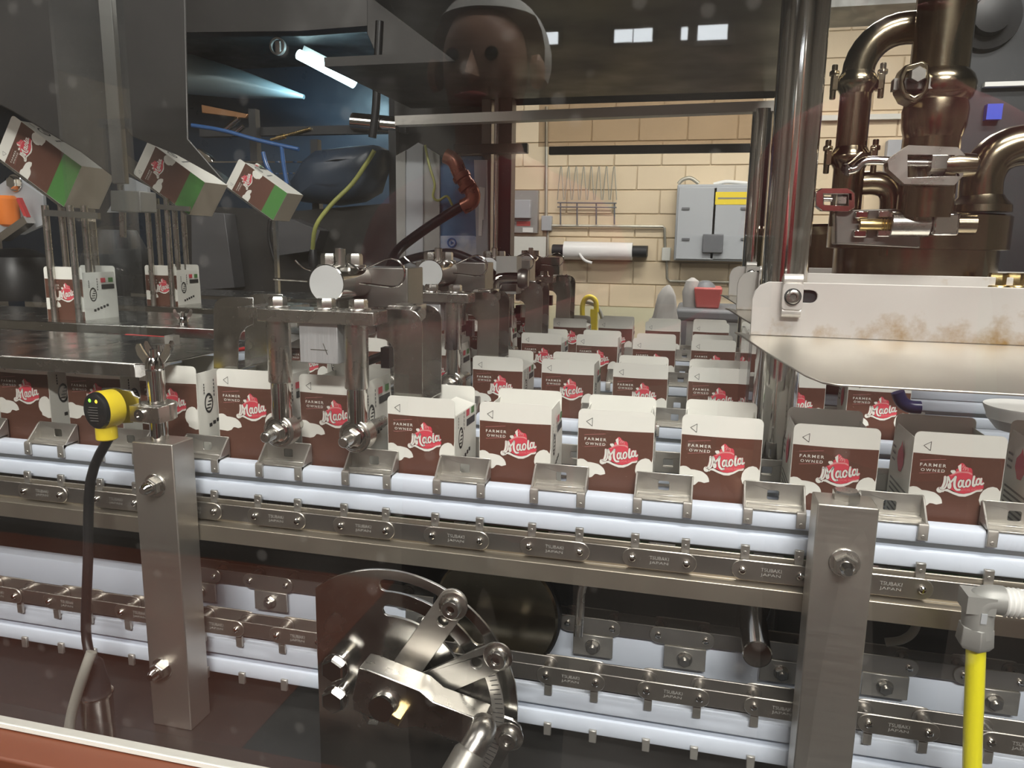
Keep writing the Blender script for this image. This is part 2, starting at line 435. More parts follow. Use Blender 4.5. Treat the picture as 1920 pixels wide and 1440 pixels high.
# ------------------------------------------------------------------ milk carton
SC1 = 1908/110.
def lp(cx, cy):
    p = at(1745+cx/SC1, 855+cy/SC1, Y=0); return (float(p[0])-5*P, float(p[2]))
SC2 = 1920/260.
def lq(cx, cy):
    p = at(1660+cx/SC2, 760+cy/SC2, Y=0); return (float(p[0])-5*P, float(p[2]))
TOP, BOT, TH = .0185, -.120, .0007
def panel(y0, y1, top, r=.0045, inset=0.):
    return rr_top(inset, W-inset, BOT, top, r), y0, y1
def rr_top(x0, x1, z0, z1, r, n=5):
    P_ = [(x0, z0), (x1, z0)]
    P_ += [(x1-r+r*math.cos(PI/2*k/n), z1-r+r*math.sin(PI/2*k/n)) for k in range(n+1)]
    P_ += [(x0+r-r*math.sin(PI/2*k/n), z1-r+r*math.cos(PI/2*k/n)) for k in range(n+1)]
    return P_
def carton_body(folded=False):
    b = MB()
    b.xz(rr_top(0, W, BOT, TOP, .005), 0, TH)
    b.xz(rr_top(.0015, W-.0015, BOT, TOP+.0005, .005), W-TH, W)
    for side in (0, 1):
        x = 0 if side == 0 else W-TH
        if folded:
            b.box(x, x+TH, TH, W-TH, BOT, .001)
            s_ = 1 if side else -1
            b.prism([(.004, 0), (W-.004, 0), (W-.010, .020), (.010, .020)],
                    lambda u, v, d, s_=s_, x=x: (x+TH/2-s_*v*.93+0*d, u, .001+v*.36+d), 0, TH)
        else:
            # gusset panel: bowed a little inwards towards its top
            n = 6
            prof = [(BOT, 0), (-.03, 0)]+[(-.03+.04*k/n, .0035*(k/n)**2) for k in range(1, n+1)]
            for (za, ia), (zb, ib) in zip(prof, prof[1:]):
                sg = 1 if side == 0 else -1
                b.add([(x+sg*ia, TH, za), (x+sg*ia, W-TH, za), (x+sg*ib, W-TH, zb), (x+sg*ib, TH, zb),
                       (x+TH+sg*ia, TH, za), (x+TH+sg*ia, W-TH, za), (x+TH+sg*ib, W-TH, zb), (x+TH+sg*ib, TH, zb)],
                      [(0, 1, 2, 3), (4, 7, 6, 5), (3, 2, 6, 7), (0, 3, 7, 4), (1, 5, 6, 2)])
    b.mat(1).box(0, W, 0, W, BOT, BOT+TH)
    return b
def carton_front():
    b = MB(); e = -.00015
    bw = lambda u: -.0006*math.sin(PI*u/W)
    top = [(u, bw(u)) for u in np.linspace(.0004, W-.0004, 9)]
    b.mat(0).flat([(.0004, -.085), (W-.0004, -.085)]+top[::-1], e)
    b.mat(3).flat([(0.0004, BOT+.0003), (W-.0004, BOT+.0003), (W-.0004, -.085), (.0004, -.085)], e)
    # white patches
    lb = [(.4, 30.2), (3, 29.4), (6, 29.6), (8.5, 31), (10, 32.2), (13, 32.2), (16.5, 32.7), (20, 33.4), (22.5, 35), (24.8, 37), (26.2, 39.5), (26.8, 42.5), (22.5, 44), (19.5, 43.2), (17.2, 43.2), (15.6, 45), (14.3, 46.4), (10, 47.8), (.4, 47)]
    b.mat(1).flat([(u*.001, -v*.001) for u, v in lb], 2*e)
    rb = [lq(*p) for p in ((1340, 1410), (1300, 1365), (1285, 1300), (1305, 1225), (1350, 1165), (1410, 1130), (1480, 1115), (1540, 1132), (1580, 1180))]
    rb += [(W-.0004, -.0235), (W-.0004, -.049), (.066, -.0495), (.058, -.0465)]
    b.flat(rb, 2*e)
    # small lettering
    u0, z0 = lq(470, 822); u1, _ = lq(838, 812)
    put_text(b, 'FARMER', u0, z0, u1-u0, 2*e, .0027, .012, 1.35)
    u0, z0 = lq(480, 892); u1, _ = lq(815, 890)
    put_text(b, 'OWNED', u0, z0, u1-u0, 2*e, .0025, .012, 1.4)
    b.mat(6)
    for c0, c1 in (((475, 742), (830, 735)), ((460, 922), (810, 915))):
        p, q = lq(*c0), lq(*c1); b.stroke([p, q], .00022, 2*e)
    # arrow
    b.mat(5); A, B_, C_ = lq(525, 540), lq(632, 490), lq(615, 612)
    for p, q in ((A, B_), (B_, C_), (C_, A)): b.stroke([p, q], .0004, 2*e)
    # emblem: dark edge, red barn, white swoosh, lettering
    red = [(560, 590), (650, 560), (720, 535), (800, 470), (805, 400), (870, 370), (870, 280), (930, 230), (1000, 190), (1050, 215), (1130, 310), (1200, 345), (1290, 360), (1330, 420), (1342, 600), (1420, 620), (1440, 680), (1580, 665), (1650, 720), (1695, 860), (1690, 1020), (1520, 1070), (1280, 1150), (1050, 1195), (850, 1165), (650, 1065), (530, 1030), (500, 900), (520, 700)]
    b.mat(4).flat([lp(x+16, y+4) for x, y in red], 2*e)
    b.mat(2).flat([lp(*p) for p in red], 3*e)
    pink = [(805, 480), (880, 455), (1000, 470), (1150, 470), (1250, 490), (1330, 540), (1325, 590), (1200, 530), (1000, 510), (850, 525), (640, 610), (600, 600), (720, 540)]
    b.mat(7).flat([lp(*p) for p in pink], 4*e)
    b.mat(1)
    b.flat([lp(*p) for p in ((620, 465), (645, 425), (755, 420), (795, 475), (770, 520), (690, 545), (650, 510))], 4*e)
    b.flat([lp(*p) for p in ((862, 295), (980, 215), (968, 470), (915, 470), (880, 380))], 4*e)
    b.mat(7)
    for pts in (((1010, 330), (1060, 260)), ((1030, 420), (1090, 310), (1110, 420)), ((1090, 430), (1150, 380)), ((1110, 350), (1190, 360), (1190, 450))):
        b.stroke([lp(*p) for p in pts], .0007, 4*e)
    b.mat(1)
    sw = [(300, 990), (400, 1060), (520, 1030), (700, 1130), (900, 1190), (1050, 1203), (1250, 1170), (1450, 1085), (1670, 1040), (1660, 1090), (1620, 1125), (1470, 1135), (1300, 1222), (1100, 1290), (900, 1282), (700, 1205), (520, 1120), (430, 1100), (370, 1150)]
    b.flat([lp(*p) for p in sw], 3.5*e)
    cb = lp(272, 1065); b.flat(circ(cb[0], cb[1], .0026, 16), 3.5*e)
    U = .0255/1060.   # metres per crop unit
    def st(pts, wd, m, layer): b.mat(m).stroke([lp(*p) for p in pts], wd*U, layer*e)
    def el(cx, cy, rx, ry, tilt, wd, m, layer):
        pts = []
        for k in range(17):
            q = 2*PI*k/16; x, y = rx*math.cos(q), ry*math.sin(q); pts.append((cx+x+tilt*-y, cy+y))
        st(pts, wd, m, layer)
    letters = [((445, 640), (425, 800), (375, 940), (330, 1000), (300, 1005)), 82], [((530, 640), (510, 830), (450, 980), (370, 1035), (320, 1025)), 56], \
        [((545, 640), (590, 760), (618, 920), (600, 1000), (555, 990), (560, 900), (650, 790), (790, 640)), 62], \
        [((785, 640), (750, 820), (755, 960), (820, 1055), (910, 1060)), 78], [((1040, 760), (1015, 890), (1040, 970), (1080, 965)), 60], \
        [((1390, 630), (1355, 790), (1350, 920), (1385, 935), (1420, 900)), 72], [((1625, 700), (1600, 840), (1630, 895), (1685, 850)), 62]
    for extra, m, ly in ((26, 4, 4.2), (0, 1, 5)):
        for pts, wd in letters: st(pts, wd+extra, m, ly)
        el(940, 865, 58, 108, .18, 58+extra, m, ly); el(1190, 850, 66, 110, .2, 58+extra, m, ly); el(1520, 800, 60, 100, .2, 58+extra, m, ly)
    b.mat(7)
    u0, z0 = lp(950, 1095); u1, _ = lp(1640, 985)
    V, Fc = text2d('LOCAL DAIRIES', 1.); xs = [p[0] for p in V]; s_ = (u1-u0)/(max(xs)-min(xs))
    b.add([(u0+x*s_, 4*e, z0+y*s_*1.0+x*s_*.10) for x, y in V], Fc)
    return b
def carton_sides(right):
    b = MB(); e = .00015
    def quad(side, y0, y1, z0, z1, sk=0.):
        x = W+e if side else -e
        b.add([(x, y0, z0), (x, y1, z0+sk), (x, y1, z1+sk), (x, y0, z1)], [(0, 1, 2, 3)])
    if not right: return left_print(b, e, quad)
    # right-hand side: swatches, seal, print lines
    b.mat(0); quad(1, .036, .046, -.006, .001)
    b.mat(1); quad(1, .052, .062, -.006, .001)
    b.mat(2); quad(1, .037, .064, -.0165, -.009)
    for k in range(24):
        a, c = 2*PI*k/24, 2*PI*(k+1)/24; x = W+e
        b.add([(x, .019+r*math.cos(q)*.9, -.024+r*math.sin(q)*1.35) for q in (a, c) for r in (.0062, .0082)], [(0, 1, 3, 2)])
    for k in range(4): quad(1, .014+k*.002, .022+k*.001, -.030+k*.0035, -.0285+k*.0035)
    for k in range(5): quad(1, .028, .0295, -.002-k*.004, .0008-k*.004)
    for k in range(4): quad(1, .011, .0125, -.004-k*.003, -.0018-k*.003)
    for k in range(5): quad(1, .018+k*.0065, .023+k*.0065, -.0505+k*.0016, -.0465+k*.0016)
    return b
def left_print(b, e, quad):
    # left-hand side: red emblem and rows of print
    b.mat(0)
    x = -e
    b.add([(x, y, z) for y, z in ((.026, -.009), (.032, -.002), (.034, .002), (.036, -.003), (.044, -.010), (.045, -.018), (.038, -.027), (.030, -.026), (.024, -.018))], [tuple(range(9))])
    b.mat(3)
    for k in range(9): quad(0, .006, .062, -.040-k*.005, -.038-k*.005)
    for k in range(3): quad(0, .052, .062, -.010-k*.006, -.008-k*.006)
    return b
body_me = carton_body().build('body', ['board_white', 'board_raw'])
body_f = carton_body(True).build('body', ['board_white', 'board_raw'])
front_me = carton_front().build('front_print', ['ink_brown', 'ink_white', 'ink_red', 'ink_green', 'ink_darkred', 'ink_black', 'ink_pink', 'ink_pink'], smooth=False)
side_me = carton_sides(True).build('side_print', ['ink_red', 'ink_green', 'ink_black', 'ink_grey'], smooth=False)
side_l = carton_sides(False).build('side_print', ['ink_red', 'ink_green', 'ink_black', 'ink_grey'], smooth=False)
PROTO = {'body': body_me.data, 'folded': body_f.data, 'front': front_me.data, 'side': side_me.data, 'left': side_l.data}
for o in (body_me, body_f, front_me, side_me, side_l): bpy.data.objects.remove(o)
def carton(loc, label, group, folded=False, rot=None, jig=True):
    t = thing('milk_carton', label, 'carton', loc, group)
    if rot: t.rotation_euler = rot
    elif jig: t.rotation_euler = (0, 0, math.radians(random.uniform(-1.2, 1.2)))
    for nm, key in (('body', 'folded' if folded else 'body'), ('front_print', 'front'), ('side_print', 'side'), ('side_print', 'left')):
        o = bpy.data.objects.new(nm, PROTO[key]); COL.objects.link(o); o.parent = t
    return t
ORD = ['', 'first', 'second', 'third', 'fourth', 'fifth', 'sixth', 'seventh']
LANE = ['front', 'second', 'third', 'fourth']
RAISE = .0172
for ln in range(4):
    g = 'milk cartons on the %s conveyor lane' % LANE[ln]
    rng = range(-6, 7) if ln == 0 else range(-3, 6)
    for i in rng:
        jx, jz = random.uniform(-.0008, .0008), random.uniform(-.0012, .0012)
        if i < 0:
            lab = {-1: 'raised brown milk carton behind the rod ends of the %s lane press', -2: 'raised brown milk carton just before the rod ends of the %s lane press'}.get(i)
            if lab: lab = lab % LANE[ln]
            else: lab = 'raised brown milk carton under the %s lane steel cover, %s before the press' % (LANE[ln], ORD[-i])
            carton((i*P+jx, ln*D, RAISE+jz*.5), lab, g, rot=(math.radians(1.5 if i == -1 else 0), 0, math.radians(-1.5 if i == -1 else .3)))
        elif i == 0:
            carton((jx, ln*D, jz*.5), 'brown milk carton with folded side flap under the %s lane bent press guard' % LANE[ln], g, folded=True)
        else:
            carton((i*P+jx, ln*D, jz), 'open-topped brown milk carton, %s past the press on the %s lane' % (ORD[i], LANE[ln]), g)
# cartons sliding down the slanted chute into lanes two, three and four
TA = math.radians(57)
for k, ln in enumerate((1, 2, 3)):
    up = Vector((-math.sin(TA), 0, math.cos(TA))); rt = Vector((math.cos(TA), 0, math.sin(TA)))
    a = Vector(at(120, 388, Y=D)); a.y = ln*D
    o_ = a-up*BOT
    carton(o_, 'tilted brown and green milk carton sliding down the chute above the %s lane' % LANE[ln], 'tilted cartons on the slanted chute', rot=(0, -TA, 0))
# cartons dropping between the guide rods
for ln, (px, py) in ((1, (83, 522)), (2, (272, 515))):
    p = at(px, py, Y=ln*D)
    carton((p[0], ln*D, p[2]), 'brown milk carton dropping between the guide rods of the %s lane' % LANE[ln], 'cartons in the guide rods', rot=(0, 0, 0))

# ------------------------------------------------------------------ conveyor lanes
XA, XB = -.80, 1.25
def rail_profile(y0, y1, z0, z1, c=.0022):
    return [(y0+c, z0), (y1, z0), (y1, z1), (y0+c, z1), (y0+c*.3, z1-c*.3), (y0, z1-c), (y0, z0+c), (y0+c*.3, z0+c*.3)]
def guide_rail(y0, y1, z0, z1, label, x0=XA, x1=XB):
    o = MB().yz(rail_profile(y0, y1, z0, z1), x0, x1).build('guide_rail', 'polymer_white', loc=None)
    return tag(o, label, 'rail', 'white polymer guide rails')
# pocket bracket, local origin at the middle of its plate foot on the chain side (front strand: outwards is -Y)
BX = .0258
def bracket_mesh():
    b = MB(); t = .0016
    b.xz([(-BX, -.058), (BX, -.058), (BX, -.0372), (BX-.0012, -.0362), (-BX+.0012, -.0362), (-BX, -.0372)], -.0040, -.0040+t,
         holes=[rrect(-.0052, .0046, -.0522, -.0435, .0014, 3)])
    b.add([(-BX, -.004, -.0545), (BX, -.004, -.0545), (BX, -.0225, -.0556), (-BX, -.0225, -.0556),
           (-BX, -.004, -.0565), (BX, -.004, -.0565), (BX, -.0225, -.0572), (-BX, -.0225, -.0572)],
          [(0, 1, 2, 3), (4, 7, 6, 5), (0, 4, 5, 1), (3, 2, 6, 7), (0, 3, 7, 4), (1, 5, 6, 2)])
    b.box(-BX+.003, BX-.003, -.0145, -.0125, -.0556, -.0532)
    for s in (-1, 1):
        xo, xi = (BX-.0018, BX) if s > 0 else (-BX, -BX+.0018)
        b.yz([(-.0035, -.0372), (-.006, -.0385), (-.0215, -.0545), (-.0245, -.0555), (-.0245, -.0595), (-.0035, -.0595)], xo, xi)
        tx0, tx1 = (BX-.0078, BX) if s > 0 else (-BX, -BX+.0078)
        b.yz([(-.0215, -.0550), (-.0232, -.0544), (-.0248, -.0550), (-.0255, -.0566), (-.0255, -.0690), (-.0226, -.0690), (-.0226, -.0590), (-.0190, -.0575)], tx0, tx1)
        b.cyl(((tx0+tx1)/2, -.0255, -.0655), ((tx0+tx1)/2, -.0262, -.0655), .0017, n=10)
    return b
BRK = bracket_mesh().build('pocket_bracket', 'nickel', bevel=.0004, seg=1); bme = BRK.data; bpy.data.objects.remove(BRK)
def link_poly(L, h, x0=0, z0=0, n=8):
    r = h/2; a = L/2-r
    P_ = [(x0+a+r*math.sin(PI*k/n), z0-r*math.cos(PI*k/n)) for k in range(n+1)]
    P_ += [(x0-a-r*math.sin(PI*k/n), z0+r*math.cos(PI*k/n)) for k in range(n+1)]
    return P_
PIT = P/2
def mk(mb, name, mats, bevel=0, smooth=True):
    o = mb.build(name, mats, smooth=smooth); d = o.data; bpy.data.objects.remove(o); return d, bevel
OUT = mk(MB().xz(link_poly(.0655, .0185), -.0018, 0), 'outer_link', 'link_steel', .0006)
INN = mk(MB().xz(link_poly(.0640, .0165), .0002, .0022), 'inner_link', 'link_inner', .0004)
PIN = mk(MB().lathe((0, 0, 0), (0, -1, 0), [(0, .0032), (.0022, .0032), (.0032, .0022), (.0034, .0005)], 12), 'pin', 'steel_polished')
ROL = mk(MB().cyl((0, .002, 0), (0, .0225, 0), .0055, n=16).cyl((0, .0045, 0), (0, .0075, 0), .0068, n=16), 'roller', 'steel')
TABU = mk(MB().yz([(-.0032, 0), (0, 0), (0, .0125), (-.0012, .0132), (-.0032, .0125)], -.0037, .0037).cyl((0, -.0032, .0065), (0, -.0038, .0065), .0016, n=10), 'tab', 'nickel', .0005)
TABD = mk(MB().yz([(-.0032, -.0125), (0, -.0125), (0, 0), (-.0010, .0006), (-.0032, 0)], -.0036, .0036), 'tab', 'nickel', .0005)
TABH = mk(MB().yz([(-.0032, -.013), (0, -.013), (0, .004), (-.0032, .0), (-.0034, -.004)], -.0036, .0036), 'tab', 'nickel', .0005)
stamp = MB(); put_text(stamp, 'TSUBAKI', -.0085, .0004, .017, 0, .0033); put_text(stamp, 'JAPAN', -.0085, -.0044, .0165, 0, .0033)
STM = mk(stamp, 'stamp', 'stamp_light', smooth=False)
def inst(pr, name, parent, loc):
    o = bpy.data.objects.new(name, pr[0]); COL.objects.link(o); o.parent = parent; o.location = loc
    if pr[1]:
        md = o.modifiers.new('bevel', 'BEVEL'); md.width = pr[1]; md.segments = 1; md.limit_method = 'ANGLE'; md.angle_limit = math.radians(50)
    return o
def bracket(parent, x, y, z, flip=False):
    o = bpy.data.objects.new('pocket_bracket', bme); COL.objects.link(o); o.parent = parent; o.location = (x, y, z)
    if flip: o.rotation_euler = (0, 0, PI)
    md = o.modifiers.new('bevel', 'BEVEL'); md.width = .0005; md.segments = 1; md.limit_method = 'ANGLE'; md.angle_limit = math.radians(50)
    return o
# front strand of the front lane: chain, brackets, rails, track
ZP = -.1085
ch = thing('conveyor_chain', 'steel roller chain with carton brackets along the front lane, upper run', 'chain', (0, 0, 0))
for i in range(-6, 13):
    xb = i*P-.0135
    bracket(ch, xb, 0, 0)
    ol = inst(OUT, 'outer_link', ch, (xb, -.031, ZP))
    for s in (-1, 1):
        inst(PIN, 'pin', ol, (s*PIT/2, -.0018, 0)); inst(TABU, 'tab', ol, (s*.0222, .0045, .0085))
    inst(STM, 'stamp', ol, (0, -.00195, 0))
    inst(INN, 'inner_link', ch, (xb+PIT, -.031, ZP))
guide_rail(-.0222, -.0075, -.0722, -.0574, 'white guide rail under the brackets of the front lane')
guide_rail(-.0222, -.0075, -.0950, -.0790, 'lower white guide rail just above the front lane chain')
tag(MB().box(XA, XB, -.0120, -.0085, -.1, -.058).build('rail_backing', 'grey_plate'), 'grey strip in the gap between the front lane guide rails', 'strip')
tr = tag(MB().yz([(-.0275, -.0960), (-.0255, -.0960), (-.0255, -.1198), (-.010, -.1198), (-.010, -.139), (-.0380, -.139), (-.0380, -.1215), (-.0275, -.1205)], XA, XB).build('chain_track', 'brown_steel', bevel=.0006), 'brownish steel track bar carrying the front lane chain', 'track')
# return run below
ZR = -.2365
ch2 = thing('conveyor_chain', 'steel roller chain hanging below the front lane, return run', 'chain', (0, 0, 0))
for i in range(-6, 13):
    xb = i*P+.0052
    ol = inst(OUT, 'outer_link', ch2, (xb, -.031, ZR))
    for s in (-1, 1):
        inst(PIN, 'pin', ol, (s*PIT/2, -.0018, 0)); inst(TABH, 'tab', ol, (s*.0222, .0072, -.0112))
        inst(TABD, 'tab', ol, (s*.0222, .0078, -.055))
        inst(ROL, 'roller', ol, (s*PIT/2, 0, 0))
    inst(STM, 'stamp', ol, (0, -.00195, 0))
    inst(INN, 'inner_link', ch2, (xb+PIT, -.031, ZR))
    q = inst(INN, 'inner_link', ch2, (xb+PIT, -.0125, ZR)); q = inst(OUT, 'outer_link', ch2, (xb, -.0085, ZR))
guide_rail(-.0225, -.0065, -.2752, -.2580, 'white guide rail under the return chain of the front lane')
guide_rail(-.0225, -.0065, -.2985, -.2815, 'lowest white guide rail under the return chain of the front lane')
tag(MB().box(XA, XB, -.0115, -.0080, -.2985, -.258).build('rail_backing', 'grey_plate'), 'grey strip between the lowest guide rails', 'strip')
# rear strand of the front lane (return run seen from inside)
ch3 = thing('conveyor_chain', 'rear roller chain of the front lane with nut-fastened plates, return run', 'chain', (0, 0, 0))
NUTP = mk(MB().box(-.021, .021, -.0015, .0015, -.024, .0), 'attachment_plate', 'nickel', .0005)
NUT = mk(MB().hexn((0, -.0015, 0), (0, -1, 0), .0068, .0045, .008).cyl((0, -.006, 0), (0, -.010, 0), .0033, n=12), 'nut', 'steel')
ZB = -.2283
for i in range(-3, 13):
    xb = i*P+.0105
    ol = inst(OUT, 'outer_link', ch3, (xb, .06, ZB)); inst(OUT, 'outer_link', ch3, (xb, .0825, ZB))
    for s in (-1, 1):
        inst(PIN, 'pin', ol, (s*PIT/2, -.0018, 0)); inst(ROL, 'roller', ol, (s*PIT/2, 0, 0))
    inst(INN, 'inner_link', ch3, (xb+PIT, .06, ZB)); inst(INN, 'inner_link', ch3, (xb+PIT, .0785, ZB))
    ap = inst(NUTP, 'attachment_plate', ch3, (xb+.004, .058, ZB-.0095)); inst(NUT, 'nut', ap, (0, 0, -.0125))
guide_rail(.066, .085, -.2750, -.2390, 'white guide block behind the rear return chain of the front lane')
guide_rail(.0775, .0922, -.0722, -.0574, 'white guide rail on the far side of the front lane')
guide_rail(.0775, .0922, -.0950, -.0790, 'lower white guide rail on the far side of the front lane')
chb = thing('conveyor_chain', 'far side bracket chain of the front lane', 'chain', (0, .07, 0))
for i in range(-6, 13): bracket(chb, i*P-.0135, 0, 0, True)
for ln in (1, 2, 3):
    y = ln*D
    guide_rail(y-.0222, y-.0075, -.0722, -.0574, 'white guide rail under the brackets of the %s lane' % LANE[ln])
    guide_rail(y-.0222, y-.0075, -.0950, -.0790, 'lower white guide rail of the %s lane' % LANE[ln])
    guide_rail(y+.0775, y+.0922, -.0722, -.0574, 'white guide rail on the far side of the %s lane' % LANE[ln])
    tag(MB().box(XA, XB, y-.012, y-.0085, -.13, -.058).build('rail_backing', 'grey_plate'), 'grey backing strip behind the guide rails of the %s lane' % LANE[ln], 'strip')
    for far, yy in ((False, y), (True, y+.07)):
        c = thing('conveyor_chain', '%s bracket chain of the %s lane' % ('far side' if far else 'near side', LANE[ln]), 'chain', (0, yy, 0))
        for i in range(-3, 7): bracket(c, i*P-.0135, 0, 0, far)
# bottom supports that carry the cartons, and the machine bed
for ln in range(4):
    z = BOT+.0 if ln else BOT
    tag(MB().box(XA, XB, ln*D+.02, ln*D+.05, BOT-.012, BOT-.001).box(XA, -.02, ln*D+.022, ln*D+.048, BOT-.001, BOT+.0160).build('carton_support', 'steel'),
        'steel strip the cartons of the %s lane slide on' % LANE[ln], 'support')
bed = tag(MB().box(-1.3, 1.3, -.20, 1.5, -.345, -.335).box(-1.3, 1.3, -.205, -.198, -.345, -.322).build('machine_bed', 'dark_panel'), 'dark wet steel bed plate under the conveyor chains', 'bed plate')
tag(MB().box(-1.3, 1.3, .13, .136, -.335, -.142).build('shade_sheet', 'dark_panel'), 'dark sheet put in for the shade behind the front lane return chains', 'panel')  # added dark sheet replaces the shaded space under the lanes
base = tag(MB().box(-1.3, 1.3, -.245, 1.5, ZF, -.345).build('base_cabinet', 'steel_dark', bevel=.01), 'dark steel base cabinet under the conveyor bed', 'base')

# ------------------------------------------------------------------ carton press of each lane
def press():
    t = thing('carton_press', '', 'press', (0, 0, 0), 'carton presses')
    yb = -.045
    A = xz([(480, 578), (700, 586), (700, 611), (482, 603)], yb)
    x0, x1 = A[0][0], A[1][0]; zt = (A[0][1]+A[1][1])/2; zb = (A[2][1]+A[3][1])/2
    MB().box(x0, x1, yb, -.012, zb, zt).build('cross_bar', 'steel', t, bevel=.0008)
    for px in (521, 612, 672):
        x = float(at(px, 570, Y=-.030)[0])
        MB().hexn((x, -.030, zt), (0, 0, 1), .0088, .0085, .0118, .002).build('hex_bolt', 'steel', t)
    for px, pt, pb, pe in ((524, 603, 716, (528, 806)), (668, 610, 728, (664, 814))):
        yr = -.030
        a = at(px, 660, Y=yr); zs = float(at(px, pb, Y=yr)[2]); e = at(*pe, Y=yr); xr = float(a[0])
        MB().lathe((xr, yr, zb), (0, 0, -1), [(0, .0115), (zb-zs-.001, .0115), (zb-zs, .0108)], 28).build('sleeve', 'steel', t)
        ze = float(e[2])
        MB().cyl((xr, yr, zs), (xr, yr, ze+.010), .0098, n=24).build('rod', 'steel_polished', t)
        re = MB()
        re.lathe((xr, yr-.008, ze), (0, 1, 0), [(0, .0152), (.0008, .0162), (.0152, .0162), (.016, .0152)], 40)
        eo = re.build('rod_end', 'steel', t)
        MB().lathe((xr, yr-.008, ze), (0, -1, 0), [(0, .0132), (.0016, .0132), (.0020, .0128), (.0020, .0105), (.0036, .0105), (.0038, .0100)], 32).build('washer', 'steel_polished', eo)
        MB().hexn((xr, yr-.0118, ze), (0, -1, 0), .0090, .0062).build('nut', 'steel', eo)
        MB().lathe((xr, yr-.0180, ze), (0, -1, 0), [(0, .0054)]+[(.0012*k, .0054 if k % 2 else .0049) for k in range(1, 12)]+[(.0142, .0049), (.0150, .0040)], 16).build('stud', 'steel', eo)
        MB().cyl((xr, yr+.008, ze), (xr, yr+.06, ze), .0060, n=14).build('shaft', 'steel', eo)
    bA = xz([(560, 607), (632, 609), (632, 684), (563, 679)], -.040)
    bx0, bx1, bz0, bz1 = bA[0][0], bA[1][0], (bA[2][1]+bA[3][1])/2, zb
    bo = MB().box(bx0, bx1, -.040, -.018, bz0, bz1).build('block', 'aluminium', t, bevel=.0008)
    cx, cz = (bx0+bx1)/2+.001, (bz0+bz1)/2-.006
    MB().stroke([(cx-.009, cz), (cx+.008, cz)], .0007, -.0402).stroke([(cx+.004, cz+.006), (cx+.008, cz-.004)], .0007, -.0402).build('scribed_mark', 'steel_polished', bo)
    # round bar
    c = at(612, 532, Y=-.010); r = sz(612, 532, 36, -.010)
    x, z = float(c[0]), float(c[2])
    MB().cyl((x, -.010, z), (x, .055, z), r, n=40, ch=.0008).build('round_bar', 'steel_polished', t)
    MB().cyl((x, -.0104, z), (x, -.0099, z), r-.0008, n=40).build('bar_face', 'lit_face', t)  # end disc in a brighter colour, painting in the light it reflects
    MB().cyl((x, -.006, z-r-.0), (x, -.006, zt), .008, n=12).cyl((x, .04, z-r), (x, .04, zt-.02), .012, n=12).build('bar_foot', 'steel_dark', t)
    for px, py, yy in ((617, 490, .012), (665, 492, .030)):
        q = at(px, py, Y=yy)
        MB().hexn((float(q[0]), yy, z+r-.004), (0, 0, 1), .0082, .0110, .0115, .003).build('hex_bolt', 'steel', t)
    q = at(638, 480, Y=.012)
    zp = float(at(638, 465, Y=.012)[2])
    MB().cyl((float(q[0]), .012, z+r-.003), (float(q[0]), .012, zp), .0050, n=16, ch=.0007).build('locating_pin', 'steel', t)
    # hairpin clips
    def clip(pts, y, rr=.0011): return MB().tube([at(a, b, Y=y) for a, b in pts], rr, 8).build('hairpin_clip', 'steel_polished', t)
    clip([(654, 494), (668, 501), (678, 506), (700, 497), (722, 487), (738, 485), (752, 494), (759, 510), (756, 526), (746, 536), (733, 538), (700, 534), (674, 531)], .004)
    clip([(554, 488), (562, 496), (572, 503), (584, 507)], .012)
    clip([(513, 523), (545, 525), (577, 527)], .012, .0013)
    # bent guard plates
    gp = [(706, 578), (766, 580), (779, 585), (788, 595), (792, 610), (792, 757), (738, 752), (738, 655), (732, 645), (722, 637), (706, 634)]
    poly = xz(gp, .006)
    g = MB(); th = .0013
    g.xz(poly, .006, .006+th); g.xz(poly, .064-th, .064)
    gx0 = poly[6][0]; gx1 = poly[5][0]; gz = poly[5][1]
    g.box(gx0, gx1, .006, .064, gz-.0002, gz+th)
    g.build('bent_guard', 'steel_sheet', t, bevel=.0005, seg=1)
    arm = MB()
    arm.box(x1-.012, gx1-.012, .016, .052, zt-.010, zt+.002).build('guard_arm', 'steel', t, bevel=.0008)
    q = at(797, 588, Y=.012)
    MB().hexn((gx1-.012, .020, zt-.006), (.9, -.4, 0), .0075, .007, .0098, .0016).build('hex_bolt', 'steel', t)
    gl = [(475, 558), (428, 556), (412, 559), (403, 567), (400, 580), (400, 691), (446, 693), (447, 640), (452, 625), (463, 613), (475, 608)]
    pl = xz(gl, .006)
    g = MB(); g.xz(pl, .006, .006+th).xz(pl, .064-th, .064).box(pl[5][0], pl[6][0], .006, .064, pl[5][1]-.0002, pl[5][1]+th)
    g.build('bent_guard', 'steel_sheet', t, bevel=.0005, seg=1)
    MB().box(pl[0][0]-.001, x0+.004, -.020, .05, zt-.012, zt-.002).build('guard_arm', 'steel', t)
    # black spring plunger beside the guard
    q = at(715, 672, Y=.03)
    MB().cyl((float(q[0])-.016, .03, float(q[2])-.004), (float(q[0])+.002, .03, float(q[2])+.003), .0045, n=12).box(float(q[0])+.002, float(q[0])+.011, .024, .036, float(q[2])-.009, float(q[2])+.012).build('plunger', 'black_plastic', t)
    # carrier beam the press hangs on
    MB().box(x0+.01, x1-.006, .055, .10, zt-.004, z+r-.004).build('carrier', 'steel_dark', t, bevel=.001)
    return t
pr = press()
PL = ['carton press over the front lane with stamped block and two rod ends', 'carton press over the second lane, next behind the front one',
      'carton press over the third lane, half hidden behind the second', 'carton press over the fourth lane, beside the block wall view']
pr['label'] = PL[0]
for ln in (1, 2, 3):
    c = dup(pr, None, (0, ln*D, 0)); c['label'] = PL[ln]
